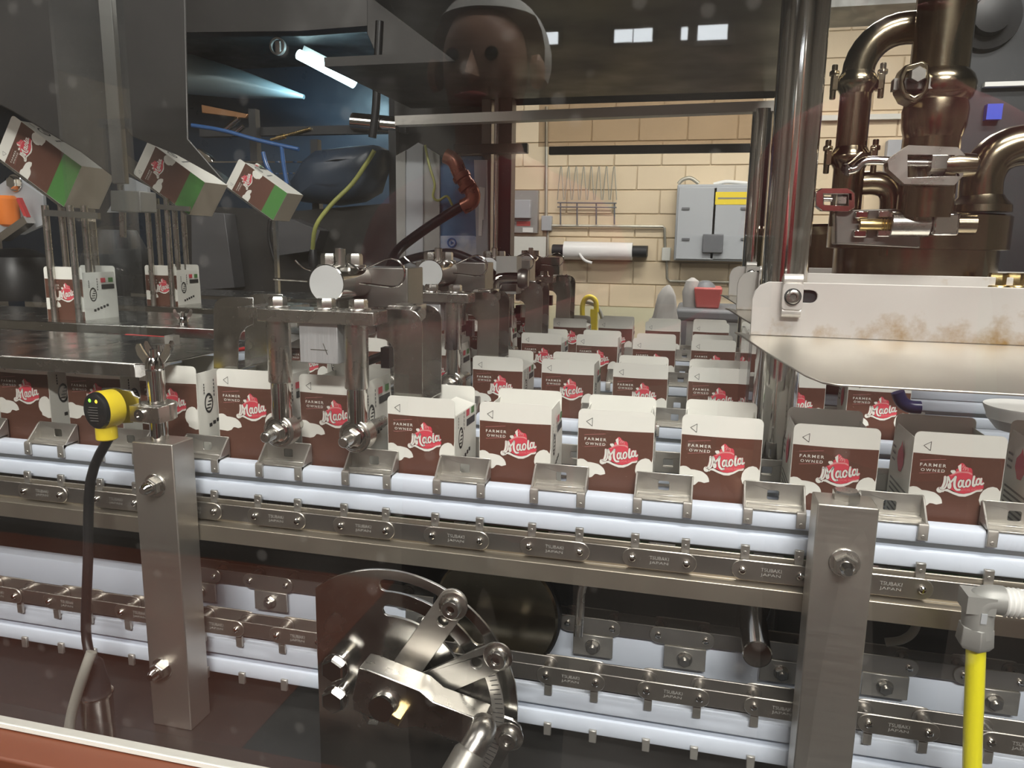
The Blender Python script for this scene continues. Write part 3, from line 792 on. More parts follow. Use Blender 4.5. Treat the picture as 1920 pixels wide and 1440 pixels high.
# air cylinder fitting between the presses of the second and third lanes
t = afit = thing('air_fitting', 'rounded steel elbow fitting between the second and third lane presses', 'fitting', at(955, 540, Y=.50))
p = at(930, 528, Y=.50); q = at(985, 522, Y=.54)
MB().tube([at(930, 560, Y=.50), at(930, 535, Y=.50), at(940, 523, Y=.50), at(975, 522, Y=.50)], .0105, 14).build('elbow', 'steel_polished', t, world=True)
MB().lathe(at(972, 522, Y=.50), (1, .1, 0), [(0, .014), (.004, .016), (.012, .016), (.016, .013)], 20).build('collar', 'steel_dark', t, world=True)
MB().box(p[0]-.004, p[0]+.030, .515, .55, p[2]-.02, p[2]+.04).build('grey_body', 'grey_plate', t, world=True)

# ------------------------------------------------------------------ covers over the lanes before the press
def wing_nut(parent, p, s=1., rz=0., world=True):
    p = Vector(p); b = MB()
    b.lathe(p, (0, 0, 1), [(0, .0062*s), (.004*s, .0058*s), (.0075*s, .0042*s)], 14)
    b.cyl(p, p+Vector((0, 0, .013*s)), .0026*s, n=10)
    for sd in (-1, 1):
        d = Vector((math.cos(rz)*sd, math.sin(rz)*sd, 0)); n_ = Vector((-d.y, d.x, 0))
        pts = [(.003, .001), (.007, .004), (.0105, .009), (.0115, .014), (.0105, .0165), (.0085, .0165), (.007, .013), (.004, .008)]
        b.prism([(a*s, c*s) for a, c in pts], lambda u, v, w_, d=d, n_=n_: p+d*u+Vector((0, 0, v))+n_*w_, -.001*s, .001*s)
    return b.build('wing_nut', 'steel_polished', parent, world=world)
for ln in range(4):
    y = ln*D
    xr = -.236 if ln == 0 else -.235
    t = thing('lane_cover', ['folded steel cover sheet over the front lane, held by a wing nut', 'flat steel cover sheet over the second lane behind the front cover',
              'flat steel cover sheet over the third lane with wing nuts', 'flat steel cover sheet over the fourth lane'][ln], 'cover', (-.6, y, .045), 'steel lane covers')
    zt = .0405
    poly = [(-1.0, y-.035), (xr-.028, y-.035), (xr-.012, y-.028), (xr, y-.012), (xr, y+.16), (-1.0, y+.16)]
    b = MB().xy(poly, zt, zt+.0015)
    b.box(-1.0, xr-.024, y-.0355, y-.034, zt-.0125, zt+.0008)
    b.add([(xr-.024, y-.0355, zt), (xr, y-.012, zt), (xr, y-.012, zt-.0015), (xr-.018, y-.0355, zt-.0125), (xr-.024, y-.0355, zt-.0125)], [(0, 1, 2, 3, 4)])
    b.build('sheet', 'steel_sheet', t, world=True, bevel=.0005, seg=1)
    if ln: wing_nut(t, (-.47, y+.03, zt+.002), 1.2, .6); wing_nut(t, (-.30, y+.09, zt+.002), 1., 1.2)
    else: wing_nut(t, (-.248, y-.012, zt+.002), 1.25, .5)
    MB().box(-.33, -.318, y+.10, y+.112, zt+.0015, zt+.012).build('stop_tab', 'nickel', t, world=True)
p = at(400, 640, Y=.18)
tag(MB().tube([at(237, 633, Y=.2), at(330, 640, Y=.2), at(430, 652, Y=.2), at(492, 646, Y=.2)], .0055, 10).build('red_rod', 'red_plastic'), 'red plastic guide rod behind the front lane cover', 'rod')

# ------------------------------------------------------------------ posts in front of the rails
def bolt_stud(parent, p, r=.0095, world=True):
    p = Vector(p); y = Vector((0, -1, 0))
    b = MB(); b.hexn(p, y, r, .008, r*1.25, .0015); b.build('nut', 'steel', parent, world=True)
    b = MB(); b.lathe(p+y*.0095, y, [(0, r*.55)]+[(.0009*k, r*(.55 if k % 2 else .48)) for k in range(1, 9)]+[(.009, r*.35)], 14); b.build('stud', 'steel_polished', parent, world=True)
def post(label, x0, x1, y0, y1, zt, bolts):
    t = thing('support_post', label, 'post', ((x0+x1)/2, (y0+y1)/2, -.335))
    MB().box(x0, x1, y0, y1, -.335, zt).build('bar', 'steel_brushed', t, world=True, bevel=.0012)
    for p in bolts: bolt_stud(t, p)
    return t
YP = -.072
p1 = post('upright steel post with vertical rod beside the yellow sensor', -.239, -.193, YP, -.040, -.0285, [tuple(at(291, 910, Y=YP)), tuple(at(304, 1253, Y=YP))])
p2 = post('upright steel post with large hex nut, bolted to the chain track', .3925, .4375, YP, -.040, -.0300, [tuple(at(1583, 1055, Y=YP))])
MB().hexn((.4165, -.052, -.030), (0, 0, 1), .011, .007).build('hex_bolt', 'steel', p2, world=True)
# rod, collar and sensor on the first post
xr, yr = float(at(298, 800, Y=-.055)[0]), -.055
MB().cyl((xr, yr, -.0285), (xr, yr, .0405), .0086, n=24).build('rod', 'steel_polished', p1, world=True)
zc = float(at(298, 770, Y=yr)[2])
MB().lathe((xr, yr, zc-.0085), (0, 0, 1), [(0, .0165), (.001, .0175), (.016, .0175), (.017, .0165)], 28).box(xr-.016, xr+.017, yr-.020, yr-.004, zc-.008, zc+.008).build('collar', 'steel', p1, world=True, bevel=.0006)
MB().lathe((xr-.003, yr-.020, zc), (0, -1, 0), [(0, .0055), (.003, .0055), (.003, .0030), (.0018, .0030)], 16).build('socket_screw', 'steel_polished', p1, world=True)
wing_nut(p1, (xr, yr, .0425), 1.45, .3)
sn = thing('proximity_sensor', 'round yellow and black sensor with two lit indicator dots on a steel bracket', 'sensor', at(178, 770, Y=-.09))
fc = Vector(at(176, 771, Y=-.092)); R_ = .0182
sn.location = fc; sn.rotation_euler = (0, 0, math.radians(-14))
MB().lathe((0, 0, 0), (0, 1, 0), [(.004, R_*.98), (.006, R_), (.020, R_), (.022, R_*.95)], 40).build('body', 'yellow', sn)
face = MB().lathe((0, 0, 0), (0, 1, 0), [(0, R_*.86), (.0012, R_*.95), (.004, R_*.99), (.006, R_*.985)], 40).build('face', 'black_plastic', sn)
for dx, nm in ((-.0052, 'led_green'), (.0046, 'led_amber')):
    MB().lathe((dx, 0, .0098), (0, -1, 0), [(0, .0018), (.0006, .0012)], 12).build('indicator', nm, face)
ln3 = MB()
for k in range(6): ln3.stroke([(-.009+.001*abs(k-2), .003-.0026*k), (.006, .004-.0026*k)], .0005, -.0002)
ln3.build('print', 'ink_grey', face)
MB().lathe((0, .011, -.012), (0, 0, -1), [(0, .0098), (.017, .0098), (.018, .0088)], 24).build('neck', 'yellow', sn)
x_s = xr-.012
MB().prism([(-.012, -.016), (.004, -.0175), (.022, -.0155), (x_s-fc.x-.004, -.010), (x_s-fc.x+.002, -.008), (x_s-fc.x+.002, .010), (x_s-fc.x-.004, .012), (.022, .0165), (.004, .0185), (-.012, .017)], lambda u, v, d: (fc.x+u, fc.y+.0245+d, fc.z+v), 0, .0025).build('sensor_bracket', 'steel_sheet', p1, world=True, bevel=.0006)
MB().box(x_s-.008, x_s, fc.y+.027, yr+.004, zc-.008, zc+.008).build('bracket_arm', 'steel', p1, world=True)
fc = fc+Vector((.0035, -.0065, 0))
tag(MB().tube([fc+Vector((.001, .017, -.029)), Vector(at(170, 900, Y=-.075)), Vector(at(165, 1050, Y=-.078)), Vector(at(161, 1180, Y=-.085)), Vector(at(170, 1235, Y=-.095))], .0048, 12).build('sensor_cable', 'black_plastic'), 'black cable hanging from the yellow sensor', 'cable')
cn = thing('cable_connector', 'shiny steel cup connector with black rubber boot and grey hose', 'connector', (float(at(180, 1390, Y=-.11)[0]), -.11, -.335))
ca = Vector(at(180, 1300, Y=-.11)); zb_ = -.335
MB().lathe((ca.x, ca.y, zb_), (0, 0, 1), [(0, .0145), (ca.z-zb_-.003, .0150), (ca.z-zb_-.001, .0162), (ca.z-zb_+.001, .0160), (ca.z-zb_+.001, .0140)], 32).build('cup', 'steel_polished', cn, world=True)
MB().lathe((ca.x, ca.y, ca.z-.006), (0, 0, 1), [(0, .0138), (.014, .0135), (.030, .0105), (.040, .0090), (.044, .0060)], 24).build('boot', 'black_matte', cn, world=True)
MB().tube([at(172, 1222, Y=-.125), at(160, 1255, Y=-.13), at(142, 1310, Y=-.13), at(132, 1350, Y=-.13), at(128, 1385, Y=-.13)], .0050, 12).build('grey_hose', 'grey_hose', cn, world=True)

# ------------------------------------------------------------------ crank dial below the chain track
YC = -.115
cc = at(735, 1297, Y=YC); cx, cz = float(cc[0]), float(cc[2])
K = sz(735, 1297, 1, YC)          # metres per photo pixel here
dr = 242*K
dl = thing('crank_dial', 'large slotted steel dial plate with clamp lever and graduated ring', 'dial', (cx, YC, -.335))
def arc(r, a0, a1, n): return [(cx+r*math.cos(a0+(a1-a0)*k/(n-1)), cz+r*math.sin(a0+(a1-a0)*k/(n-1))) for k in range(n)]
def slot(r, w_, a0, a1, n=14):
    o = arc(r+w_/2, a0, a1, n); i = arc(r-w_/2, a1, a0, n)
    def endcap(a, sgn):
        px_, pz_ = cx+r*math.cos(a), cz+r*math.sin(a)
        return [(px_+w_/2*math.cos(a+sgn*t), pz_+w_/2*math.sin(a+sgn*t)) for t in (PI*.25, PI*.5, PI*.75)]
    return o+endcap(a1, 1)+i+[q for q in endcap(a0, -1)[::-1]]
xl = float(at(597, 1290, Y=YC)[0])
al = math.acos(max(-1, (xl-cx)/dr))
rim = arc(dr, math.radians(-32), al, 40)
outer = rim+[(xl, -.333), (cx+.030, -.333)]
MB().xz(outer, YC, YC+.003, holes=[slot(212*K, 24*K, math.radians(38), math.radians(93)), slot(163*K, 22*K, math.radians(36), math.radians(92))]).build('dial_plate', 'steel_sheet', dl, world=True, bevel=.0005, seg=1)
# far dial of the pair and the graduated ring between them
ring = MB()
ro, ri = 222*K, 200*K
ring.xz(arc(ro, math.radians(-60), math.radians(25), 30)+arc(ri, math.radians(25), math.radians(-60), 30), YC-.010, YC-.008)
ring.build('graduated_ring', 'nickel', dl, world=True)
tk = MB()
for k in range(34):
    a = math.radians(-58+2.4*k); r0 = ri+.001 if k % 5 == 0 else ri+.0035
    tk.stroke([(cx+r0*math.cos(a), cz+r0*math.sin(a)), (cx+(ro-.0008)*math.cos(a), cz+(ro-.0008)*math.sin(a))], .0007, YC-.0103)
tk.build('graduation', 'ink_black', dl, world=True)
def arm(p0, p1, wdt, y, m, hole, name='arm'):
    p0 = np.array(p0); p1 = np.array(p1); d = (p1-p0)/np.linalg.norm(p1-p0); n_ = np.array([-d[1], d[0]])
    poly = [tuple(p0-n_*wdt/2), tuple(p1-n_*wdt/2)]
    a0 = math.atan2(-n_[1], -n_[0])
    poly += [(p1[0]+wdt/2*math.cos(a0+PI*k/10), p1[1]+wdt/2*math.sin(a0+PI*k/10)) for k in range(1, 10)]
    poly += [tuple(p1+n_*wdt/2), tuple(p0+n_*wdt/2)]
    return MB().xz(poly, y, y+.003, holes=[circ(hole[0], hole[1], 11*K, 14)]).build(name, m, dl, world=True, bevel=.0004, seg=1)
def px2(px, py, y): p = at(px, py, Y=y); return (float(p[0]), float(p[2]))
Y1, Y2 = YC-.006, YC-.013
arm(px2(752, 1268, Y1), px2(848, 1132, Y1), 54*K, Y1, 'steel_brushed', px2(830, 1165, Y1))
arm(px2(800, 1288, Y2), px2(930, 1232, Y2), 52*K, Y2, 'steel_dark', px2(893, 1244, Y2))
arm(px2(760, 1310, Y2), px2(952, 1376, Y2), 46*K, Y2+.004, 'steel', px2(900, 1360, Y2))
def socket_screw(px, py, y, r, parent=dl):
    x_, z_ = px2(px, py, y)
    o = MB().lathe((x_, y, z_), (0, -1, 0), [(0, r*1.55), (.0014, r*1.55), (.0017, r*1.45), (.0018, r*1.02), (.008, r), (.0092, r*.9), (.0092, r*.48), (.0065, r*.45)], 28, cap=False).build('socket_screw', 'steel', parent, world=True)
    MB().lathe((x_, y-.0066, z_), (0, -1, 0), [(0, r*.47), (.0004, r*.47)], 6).build('socket', 'steel_polished', o, world=True)
for px, py, y in ((850, 1136, Y1), (934, 1230, Y2), (955, 1380, Y2)): socket_screw(px, py, y, 17*K)
for px, py in ((630, 1250), (630, 1308)):
    x_, z_ = px2(px, py, YC-.012)
    b = MB().cyl((x_, YC, z_), (x_, YC-.012, z_), 13*K, n=20); b.hexn((x_, YC-.012, z_), (0, -1, 0), 24*K, .007, 26*K, .0016)
    b.build('hex_bolt', 'steel_polished', dl, world=True)
# hub, clamp lever, key and bent handle
YH = YC-.040
hb = px2(720, 1322, YH); KH = sz(720, 1322, 1, YH)
MB().lathe((hb[0], YC, hb[1]), (0, -1, 0), [(0, 34*KH), (.014, 34*KH), (.016, 28*KH), (.040, 28*KH), (.044, 28*KH), (.0465, 25*KH)], 36).build('hub_shaft', 'steel_polished', dl, world=True)
lev = [(672, 1252), (690, 1256), (790, 1296), (815, 1318), (905, 1352), (910, 1362), (893, 1400), (868, 1396), (800, 1372), (782, 1364), (752, 1368), (730, 1362), (662, 1332), (660, 1306)]
lp_ = [px2(a, b, YH) for a, b in lev]
MB().xz(lp_, YH, YH+.024).build('clamp_lever', 'steel', dl, world=True, bevel=.0012)
MB().lathe((hb[0], YC-.018, hb[1]), (0, -1, 0), [(0, 52*KH), (.001, 53*KH), (.004, 53*KH), (.005, 50*KH)], 40).build('copper_washer', 'copper_red', dl, world=True)
kx, kz = px2(749, 1338, YH)
MB().obox((kx, YH-.004, kz), (20*KH, .012, 17*KH), Matrix.Rotation(.35, 3, 'Y')).build('key', 'brass', dl, world=True, bevel=.0006)
bx_, bz_ = px2(690, 1352, YH); MB().hexn((bx_, YH+.012, bz_), (-.4, 0, -1), .0085, .007).build('clamp_bolt', 'steel', dl, world=True)
MB().tube([at(893, 1368, Y=YH+.012), at(905, 1362, Y=YH), at(903, 1375, Y=YH-.018), at(880, 1415, Y=YH-.030)], .0105, 18).build('handle', 'steel', dl, world=True)
h0 = Vector(at(884, 1408, Y=YH-.028)); h1 = Vector(at(846, 1475, Y=YH-.045))
MB().lathe(h0, h1-h0, [(0, .0112), (.003, .0128), (.05, .0130)], 24).build('grip', 'steel_dull', dl, world=True)
# brass wheel behind the track
wl = thing('sprocket_disc', 'round brushed steel disc with dark rim behind the dial', 'disc', at(928, 1215, Y=.03))
w0 = at(928, 1152, Y=.03); wr = sz(928, 1152, 124, .03)
MB().lathe((w0[0], .03, w0[2]), (0, 1, 0), [(0, wr*.93), (.002, wr*.965), (.006, wr*.965)], 64).build('disc', 'bronze_steel', wl, world=True)
MB().lathe((w0[0], .032, w0[2]), (0, 1, 0), [(0, wr*.95), (0, wr), (.010, wr), (.010, wr*.9)], 64, cap=False).build('rim', 'black_plastic', wl, world=True)
MB().cyl((w0[0], .036, w0[2]), (w0[0], .13, w0[2]), .012, n=16).build('axle', 'steel', wl, world=True)
# hanging round bar, bent rod, hose behind the post
p = at(1420, 1228, Y=-.012)
hb_ = thing('cross_shaft', 'polished round cross shaft ending beside the large post', 'shaft', (p[0], -.012, p[2]))
MB().cyl((p[0], -.012, p[2]), (p[0]+.0, .128, p[2]), sz(1420, 1228, 27, -.012), n=32, ch=.001).build('shaft', 'steel_polished', hb_, world=True)
tag(MB().tube([at(1180, 1092, Y=.02), at(1120, 1086, Y=.02), at(1100, 1090, Y=.02), at(1091, 1105, Y=.02), at(1088, 1140, Y=.02), at(1084, 1192, Y=.02)], .0045, 10).build('bent_rod', 'steel'), 'bent steel rod hanging under the chain track', 'rod')
tag(MB().tube([at(1722, 1158, Y=.05), at(1712, 1185, Y=.05), at(1690, 1200, Y=.05), at(1660, 1204, Y=.05)], .004, 10).build('white_hose', 'grey_hose'), 'short pale hose loop behind the large post', 'hose')
# diagonal red bar painting in the floor's reflection under the lowest rail
tag(MB().bar(at(1085, 1370, Y=.05), at(1048, 1450, Y=.05), .03, .008, up=(0, -1, 0)).build('red_reflection', 'reflected_red'), 'red bar painted in for the floor reflection below the lowest guide rail', 'brace')

# ------------------------------------------------------------------ yellow air line at the right
yl = thing('air_line', 'bright yellow air tube in a grey elbow fitting with white tape', 'air line', at(1825, 1440, Y=-.10))
ya = -.10
e0 = Vector(at(1836, 1135, Y=ya)); q = sz(1836, 1135, 1, ya)
elb = MB()
elb.tube([Vector(at(1832, 1190, Y=ya)), Vector(at(1833, 1160, Y=ya)), Vector(at(1836, 1136, Y=ya)), Vector(at(1850, 1124, Y=ya)), Vector(at(1880, 1126, Y=ya))], 27*q, 20)
elb.box(e0.x-29*q, e0.x+20*q, ya-26*q, ya+26*q, e0.z-8*q, e0.z+26*q)
elb.build('elbow', 'grey_plate', yl, world=True, bevel=.002)
n0 = Vector(at(1831, 1172, Y=ya))
MB().lathe(n0, (0, 0, -1), [(0, 30*q), (34*q, 33*q), (44*q, 26*q)], 6).build('hex_nut', 'grey_plate', yl, world=True, bevel=.0006)
tp = Vector(at(1878, 1128, Y=ya))
MB().lathe(tp, (1, 0, 0), [(0, 24*q)]+[(k*4*q, (28 if k % 2 else 25)*q) for k in range(1, 9)]+[(36*q, 24*q)], 24).build('thread_tape', 'white_plastic', yl, world=True)
MB().cyl(tp+Vector((34*q, 0, 0)), tp+Vector((.12, 0, 0)), 22*q, n=24).build('pipe', 'chrome', yl, world=True)
MB().tube([at(1830, 1212, Y=ya), at(1827, 1300, Y=ya), at(1824, 1380, Y=ya), at(1822, 1480, Y=ya)], 17*q, 16).build('tube', 'yellow_tube', yl, world=True)
MB().box(e0.x-4*q, e0.x+6*q, ya-28*q, ya-25*q, e0.z-24*q, e0.z-4*q).build('moulded_mark', 'grey_paint', yl, world=True)

# ------------------------------------------------------------------ filler station: shafts, drip trays
def shaft(label, px0, py0, px1, py1, Y, r, ztop):
    a = at(px0, py0, Y=Y); b = at(px1, py1, Y=Y); x_ = float((a[0]+b[0])/2)
    o = MB().cyl((x_, Y, -.335), (x_, Y, ztop), r, n=40).build('guide_shaft', 'chrome')
    return tag(o, label, 'shaft', 'polished guide shafts')
shaft('thick polished guide shaft rising behind the drip tray', 1508, 80, 1472, 480, .13, .0222, .62)
sh2 = shaft('thin looking polished guide shaft far behind, under the cross bar', 1433, 240, 1407, 480, 1.0, .0205, float(at(1440, 205, Y=1.0)[2]))
tag(MB().bar(at(745, 228, Y=1.0), at(1462, 200, Y=1.0), .020, .03).build('cross_bar', 'nickel'), 'long flat steel cross bar on top of the far guide shaft', 'bar')
def tray(ln):
    y = ln*D; t = thing('drip_tray', ['bent steel drip tray with stained upright face and clamped bolt', 'bent steel drip tray behind the front tray', 'bent steel drip tray over the third lane'][ln], 'tray', (.45, y, .09), 'filler drip trays')
    yp = .03
    pts = xz([(1406, 632), (1410, 560), (1416, 545), (1426, 534), (1442, 528)], yp)
    ztop = pts[-1][1]; x0 = pts[0][0]; zl = .0898
    poly = [(x0, zl), *pts[1:], (1.22, ztop), (1.22, zl)]
    hx, hz = px2(1512, 556, yp)
    MB().xz(poly, y+yp, y+yp+.002, holes=[[(a, c) for a, c in rrect(hx-.011, hx+.009, hz-.0055, hz+.0055, .005, 4)]]).build('upright_face', 'steel_stained', t, world=True, bevel=.0006, seg=1)
    zf = .0615; yf = -.046
    fe = [(.352, .005), (.3215, .062), (.319, .080), (.331, .072), (.338, .066)]
    # sloping apron: outline in (x, y), height falls from the face to the front edge
    ap = [(x0+.002, yp), (1.22, yp), (1.22, yf), (.405, yf), (.392, yf+.003), (.380, yf+.012), (.352, .000), (.330, .034), (.3265, .052), (.333, .046)]
    hgt = lambda v: zl-.0002-(yp-v)*(zl-zf)/(yp-yf) if v < yp else zl
    b = MB()
    tris = tessellate_polygon([[Vector((u, v, 0)) for u, v in ap]]); n_ = len(ap)
    vs_ = [(u, y+v, hgt(v)) for u, v in ap]+[(u, y+v, hgt(v)-.0018) for u, v in ap]
    b.add(vs_, [tuple(q_) for q_ in tris]+[tuple(i+n_ for i in q_)[::-1] for q_ in tris]+[(k, (k+1) % n_, (k+1) % n_+n_, k+n_) for k in range(n_)])
    b.build('apron', 'steel_dull', t, world=True, bevel=.0005, seg=1)
    cx_, cz_ = px2(1486, 556, yp-.008)
    c = MB(); c.xz(rrect(cx_-.0085, cx_+.0085, cz_-.0115, cz_+.0115, .003, 4), y+yp-.010, y+yp-.002)
    c.cyl((cx_-.008, y+yp-.004, cz_+.0145), (cx_+.008, y+yp-.004, cz_+.0145), .0050, n=16); c.cyl((cx_-.008, y+yp-.004, cz_-.0135), (cx_+.008, y+yp-.004, cz_-.0135), .0050, n=16)
    co = c.build('clamp', 'steel_stained', t, world=True, bevel=.001)
    MB().lathe((cx_, y+yp-.010, cz_), (0, -1, 0), [(0, .0072), (.0006, .0072)], 24).build('seal_ring', 'black_matte', co, world=True)
    MB().lathe((cx_, y+yp-.010, cz_), (0, -1, 0), [(0, .0060), (.004, .0060), (.0046, .0052), (.0046, .0030), (.003, .0028)], 24, cap=False).build('socket_screw', 'steel', co, world=True)
    MB().lathe((cx_, y+yp-.013, cz_), (0, -1, 0), [(0, .0030), (.0003, .0030)], 6).build('socket', 'steel_dark', co, world=True)
    MB().box(hx-.013, hx+.011, y+yp+.004, y+yp+.012, hz-.008, hz+.008).build('slot_shade', 'black_matte', t, world=True)  # black box stands in for the shade inside the slot
    return t
for ln in range(3): tray(ln)

# ------------------------------------------------------------------ filler pipework
def pipe_clamp(parent, c, r, m='bronze_steel'):
    c = Vector(c)
    MB().lathe(c-Vector((0, 0, .013)), (0, 0, 1), [(0, r), (.004, r*1.12), (.009, r*1.30), (.013, r*1.34), (.017, r*1.30), (.022, r*1.12), (.026, r)], 36).build('clamp_ring', m, parent, world=True)
    for s in (-1, 1):
        b = MB(); b.box(c.x+s*r*1.22, c.x+s*r*1.62, c.y-.009, c.y+.009, c.z-.009, c.z+.009)
        b.cyl((c.x+s*r*1.50, c.y-.004, c.z-.019), (c.x+s*r*1.50, c.y-.004, c.z+.021), .0035, n=10)
        b.hexn((c.x+s*r*1.50, c.y-.004, c.z+.008), (0, 0, 1), .0062, .006)
        b.build('clamp_lug', m, parent, world=True, bevel=.001)
YQ = .35
pp = thing('filler_pipe', 'bronze toned upright pipe with curved top and clamps beside the guide shaft', 'pipe', at(1590, 420, Y=YQ))
x1_ = float(at(1597, 260, Y=YQ)[0]); pr_ = sz(1597, 260, 27.5, YQ)
zt_ = float(at(1605, 140, Y=YQ)[2]); zh = float(at(1650, 58, Y=YQ)[2])
MB().cyl((x1_, YQ, .195), (x1_, YQ, zt_), pr_, n=32).build('upright', 'bronze_steel', pp, world=True)
rb_ = zh-zt_+.002
MB().tube([(x1_, YQ, zt_-.002)]+[(x1_+rb_*(1-math.cos(a)), YQ, zt_+rb_*math.sin(a)) for a in [PI/2*k/8 for k in range(9)]]+[(x1_+.075, YQ, zt_+rb_), (float(at(1730, 40, Y=.35)[0]), YQ, zt_+rb_)], pr_*1.02, 28, smooth=False).build('bend', 'bronze_steel', pp, world=True)
for py in (156, 296): pipe_clamp(pp, (x1_, YQ, float(at(1597, py, Y=YQ)[2])), pr_)
xe = x1_+.012
MB().tube([(x1_, YQ+.01, float(at(1600, 345, Y=YQ)[2])), (x1_+.035, YQ+.01, float(at(1640, 342, Y=YQ)[2])), (x1_+.052, YQ+.01, float(at(1655, 358, Y=YQ)[2])), (x1_+.056, YQ+.01, float(at(1660, 400, Y=YQ)[2])), (x1_+.056, YQ+.01, .16)], pr_*.82, 20).build('side_elbow', 'bronze_steel', pp, world=True)
MB().tube([at(1618, 296, Y=.30), at(1588, 318, Y=.28), at(1592, 316, Y=.28)], .0075, 14, smooth=False).build('handle_pin', 'steel_polished', pp, world=True)
MB().tube([at(1590, 320, Y=.28), at(1605, 316, Y=.28), at(1620, 303, Y=.28), at(1645, 301, Y=.28), at(1690, 304, Y=.28)], .0050, 12).build('clamp_rod', 'steel_polished', pp, world=True)
xa, za = px2(1560, 378, .31)
MB().xz([px2(*p, .31) for p in ((1529, 360), (1540, 353), (1592, 353), (1604, 362), (1604, 390), (1592, 397), (1540, 395), (1529, 386))], .31, .325, holes=[[px2(*p, .31) for p in ((1545, 364), (1590, 364), (1590, 386), (1545, 384))]]).build('clamp_frame', 'steel_polished', pp, world=True, bevel=.001)
MB().cyl(at(1500, 371, Y=.318), at(1560, 374, Y=.318), .003, n=10).hexn(at(1585, 376, Y=.318), (-1, 0, 0), .008, .010).build('clamp_screw', 'steel', pp, world=True)
YB = .31
bp_ = thing('large_filler_pipe', 'wide dark red-brown pipe with heavy clamp ring and clamp frame', 'pipe', at(1735, 380, Y=YB))
x2_ = float(at(1752, 220, Y=YB)[0]); r2_ = sz(1752, 220, 49, YB)
zfl = float(at(1735, 392, Y=YB)[2])
z1_ = float(at(1760, 165, Y=YB)[2])
MB().cyl((x2_, YB, zfl-.01), (x2_, YB, .62), r2_, n=40).build('pipe_wall', 'bronze_steel', bp_, world=True)
MB().lathe((x2_, YB, z1_-.055), (0, 0, 1), [(0, r2_), (.012, r2_*1.12), (.030, r2_*1.16), (.046, r2_*1.05), (.055, r2_)], 40).build('reducer', 'bronze_steel', bp_, world=True)
MB().lathe((x2_, YB, z1_-.018), (0, 0, 1), [(0, r2_), (.006, r2_*1.2), (.014, r2_*1.3), (.022, r2_*1.3), (.030, r2_*1.2), (.036, r2_)], 40).build('clamp_ring', 'bronze_steel', bp_, world=True)
ox, oz = px2(1711, 158, YB-.03)
MB().xz([px2(*p, YB-.03) for p in ((1690, 128), (1722, 119), (1736, 126), (1737, 150), (1734, 172), (1722, 190), (1708, 198), (1690, 190), (1680, 172), (1681, 148))], YB-.045, YB-.012,
        holes=[[px2(*p, YB-.03) for p in ((1696, 140), (1724, 134), (1728, 155), (1722, 176), (1708, 184), (1694, 176), (1690, 158))]]).build('wing_ring', 'bronze_steel', bp_, world=True, bevel=.002)
MB().box(ox-.020, ox+.03, YB-.035, YB-.02, oz-.006, oz+.006).hexn((ox, YB-.045, oz+.006), (0, -1, 0), .009, .008).build('clamp_bolt', 'steel_dark', bp_, world=True)
YF = YB-.055
fr_ = [(1664, 300), (1704, 272), (1796, 276), (1810, 290), (1806, 330), (1790, 347), (1696, 345), (1666, 318)]
fh = [(1702, 290), (1790, 291), (1793, 330), (1702, 333)]
MB().xz([px2(*p, YF) for p in fr_], YF, YF+.020, holes=[[px2(*p, YF) for p in fh]]).build('clamp_frame', 'steel', bp_, world=True, bevel=.0015)
MB().cyl(at(1690, 305, Y=YF+.01), at(1745, 306, Y=YF+.01), .0045, n=12).hexn(at(1742, 306, Y=YF+.01), (1, 0, 0), .0135, .018).build('clamp_screw', 'steel', bp_, world=True)
MB().lathe(at(1770, 310, Y=YF+.01), (1, 0, 0), [(0, .012), (.012, .014), (.03, .012), (.034, .006)], 18).build('clamp_nut', 'bronze_steel', bp_, world=True)
# right-hand elbow
YE = .36
el = thing('elbow_pipe', 'dark curved elbow pipe rising from the filler head', 'pipe', at(1838, 390, Y=YE))
er = sz(1840, 330, 37, YE)
MB().tube([at(1838, 395, Y=YE), at(1838, 362, Y=YE), at(1842, 330, Y=YE), at(1858, 300, Y=YE), at(1884, 281, Y=YE), at(1920, 272, Y=YE), at(1990, 272, Y=YE)], er, 28).build('bend', 'bronze_steel', el, world=True)
eb = at(1838, 385, Y=YE)
MB().lathe((eb[0], YE, eb[2]-.008), (0, 0, 1), [(0, er*1.45), (.008, er*1.42), (.016, er*1.1), (.020, er)], 32).build('foot_ferrule', 'bronze_steel', el, world=True)
# filler head
YV = .43
fh_ = thing('filler_drum', 'round bronze filler head under a bolted flange behind the drip tray', 'filler', (float(at(1740, 500, Y=YV)[0]), YV, .10))
xv = float(at(1742, 500, Y=YV-.08)[0]); zv0 = float(at(1740, 545, Y=YV-.1)[2]); zv1 = float(at(1740, 468, Y=YV-.1)[2]); zv2 = float(at(1740, 398, Y=YV-.1)[2])
rv = sz(1740, 500, 145, YV-.05)
MB().lathe((xv, YV, zv0-.03), (0, 0, 1), [(0, rv), (zv1-zv0+.03, rv)], 64).build('drum', 'bronze_steel', fh_, world=True)
MB().lathe((xv, YV, zv1), (0, 0, 1), [(0, rv*1.02), (.001, rv*1.1), (zv2-zv1-.002, rv*1.1), (zv2-zv1, rv*1.07)], 64).build('flange', 'bronze_steel', fh_, world=True)
YG = YV-rv*1.1-.004
MB().xz([px2(*p, YG) for p in ((1566, 399), (1572, 394), (1726, 390), (1726, 466), (1566, 458))], YG, YG+.03).build('hinge_plate', 'steel_dark', fh_, world=True, bevel=.002)
for px, py in ((1613, 403), (1656, 402), (1610, 438), (1654, 437)):
    a_ = at(px, py, Y=YG)
    MB().box(a_[0]-.0075, a_[0]+.0075, YG-.010, YG, a_[2]-.0045, a_[2]+.0045).build('stud_nut', 'steel_polished', fh_, world=True, bevel=.0015)
a_ = at(1612, 421, Y=YG-.012); b_ = at(1670, 421, Y=YG-.012)
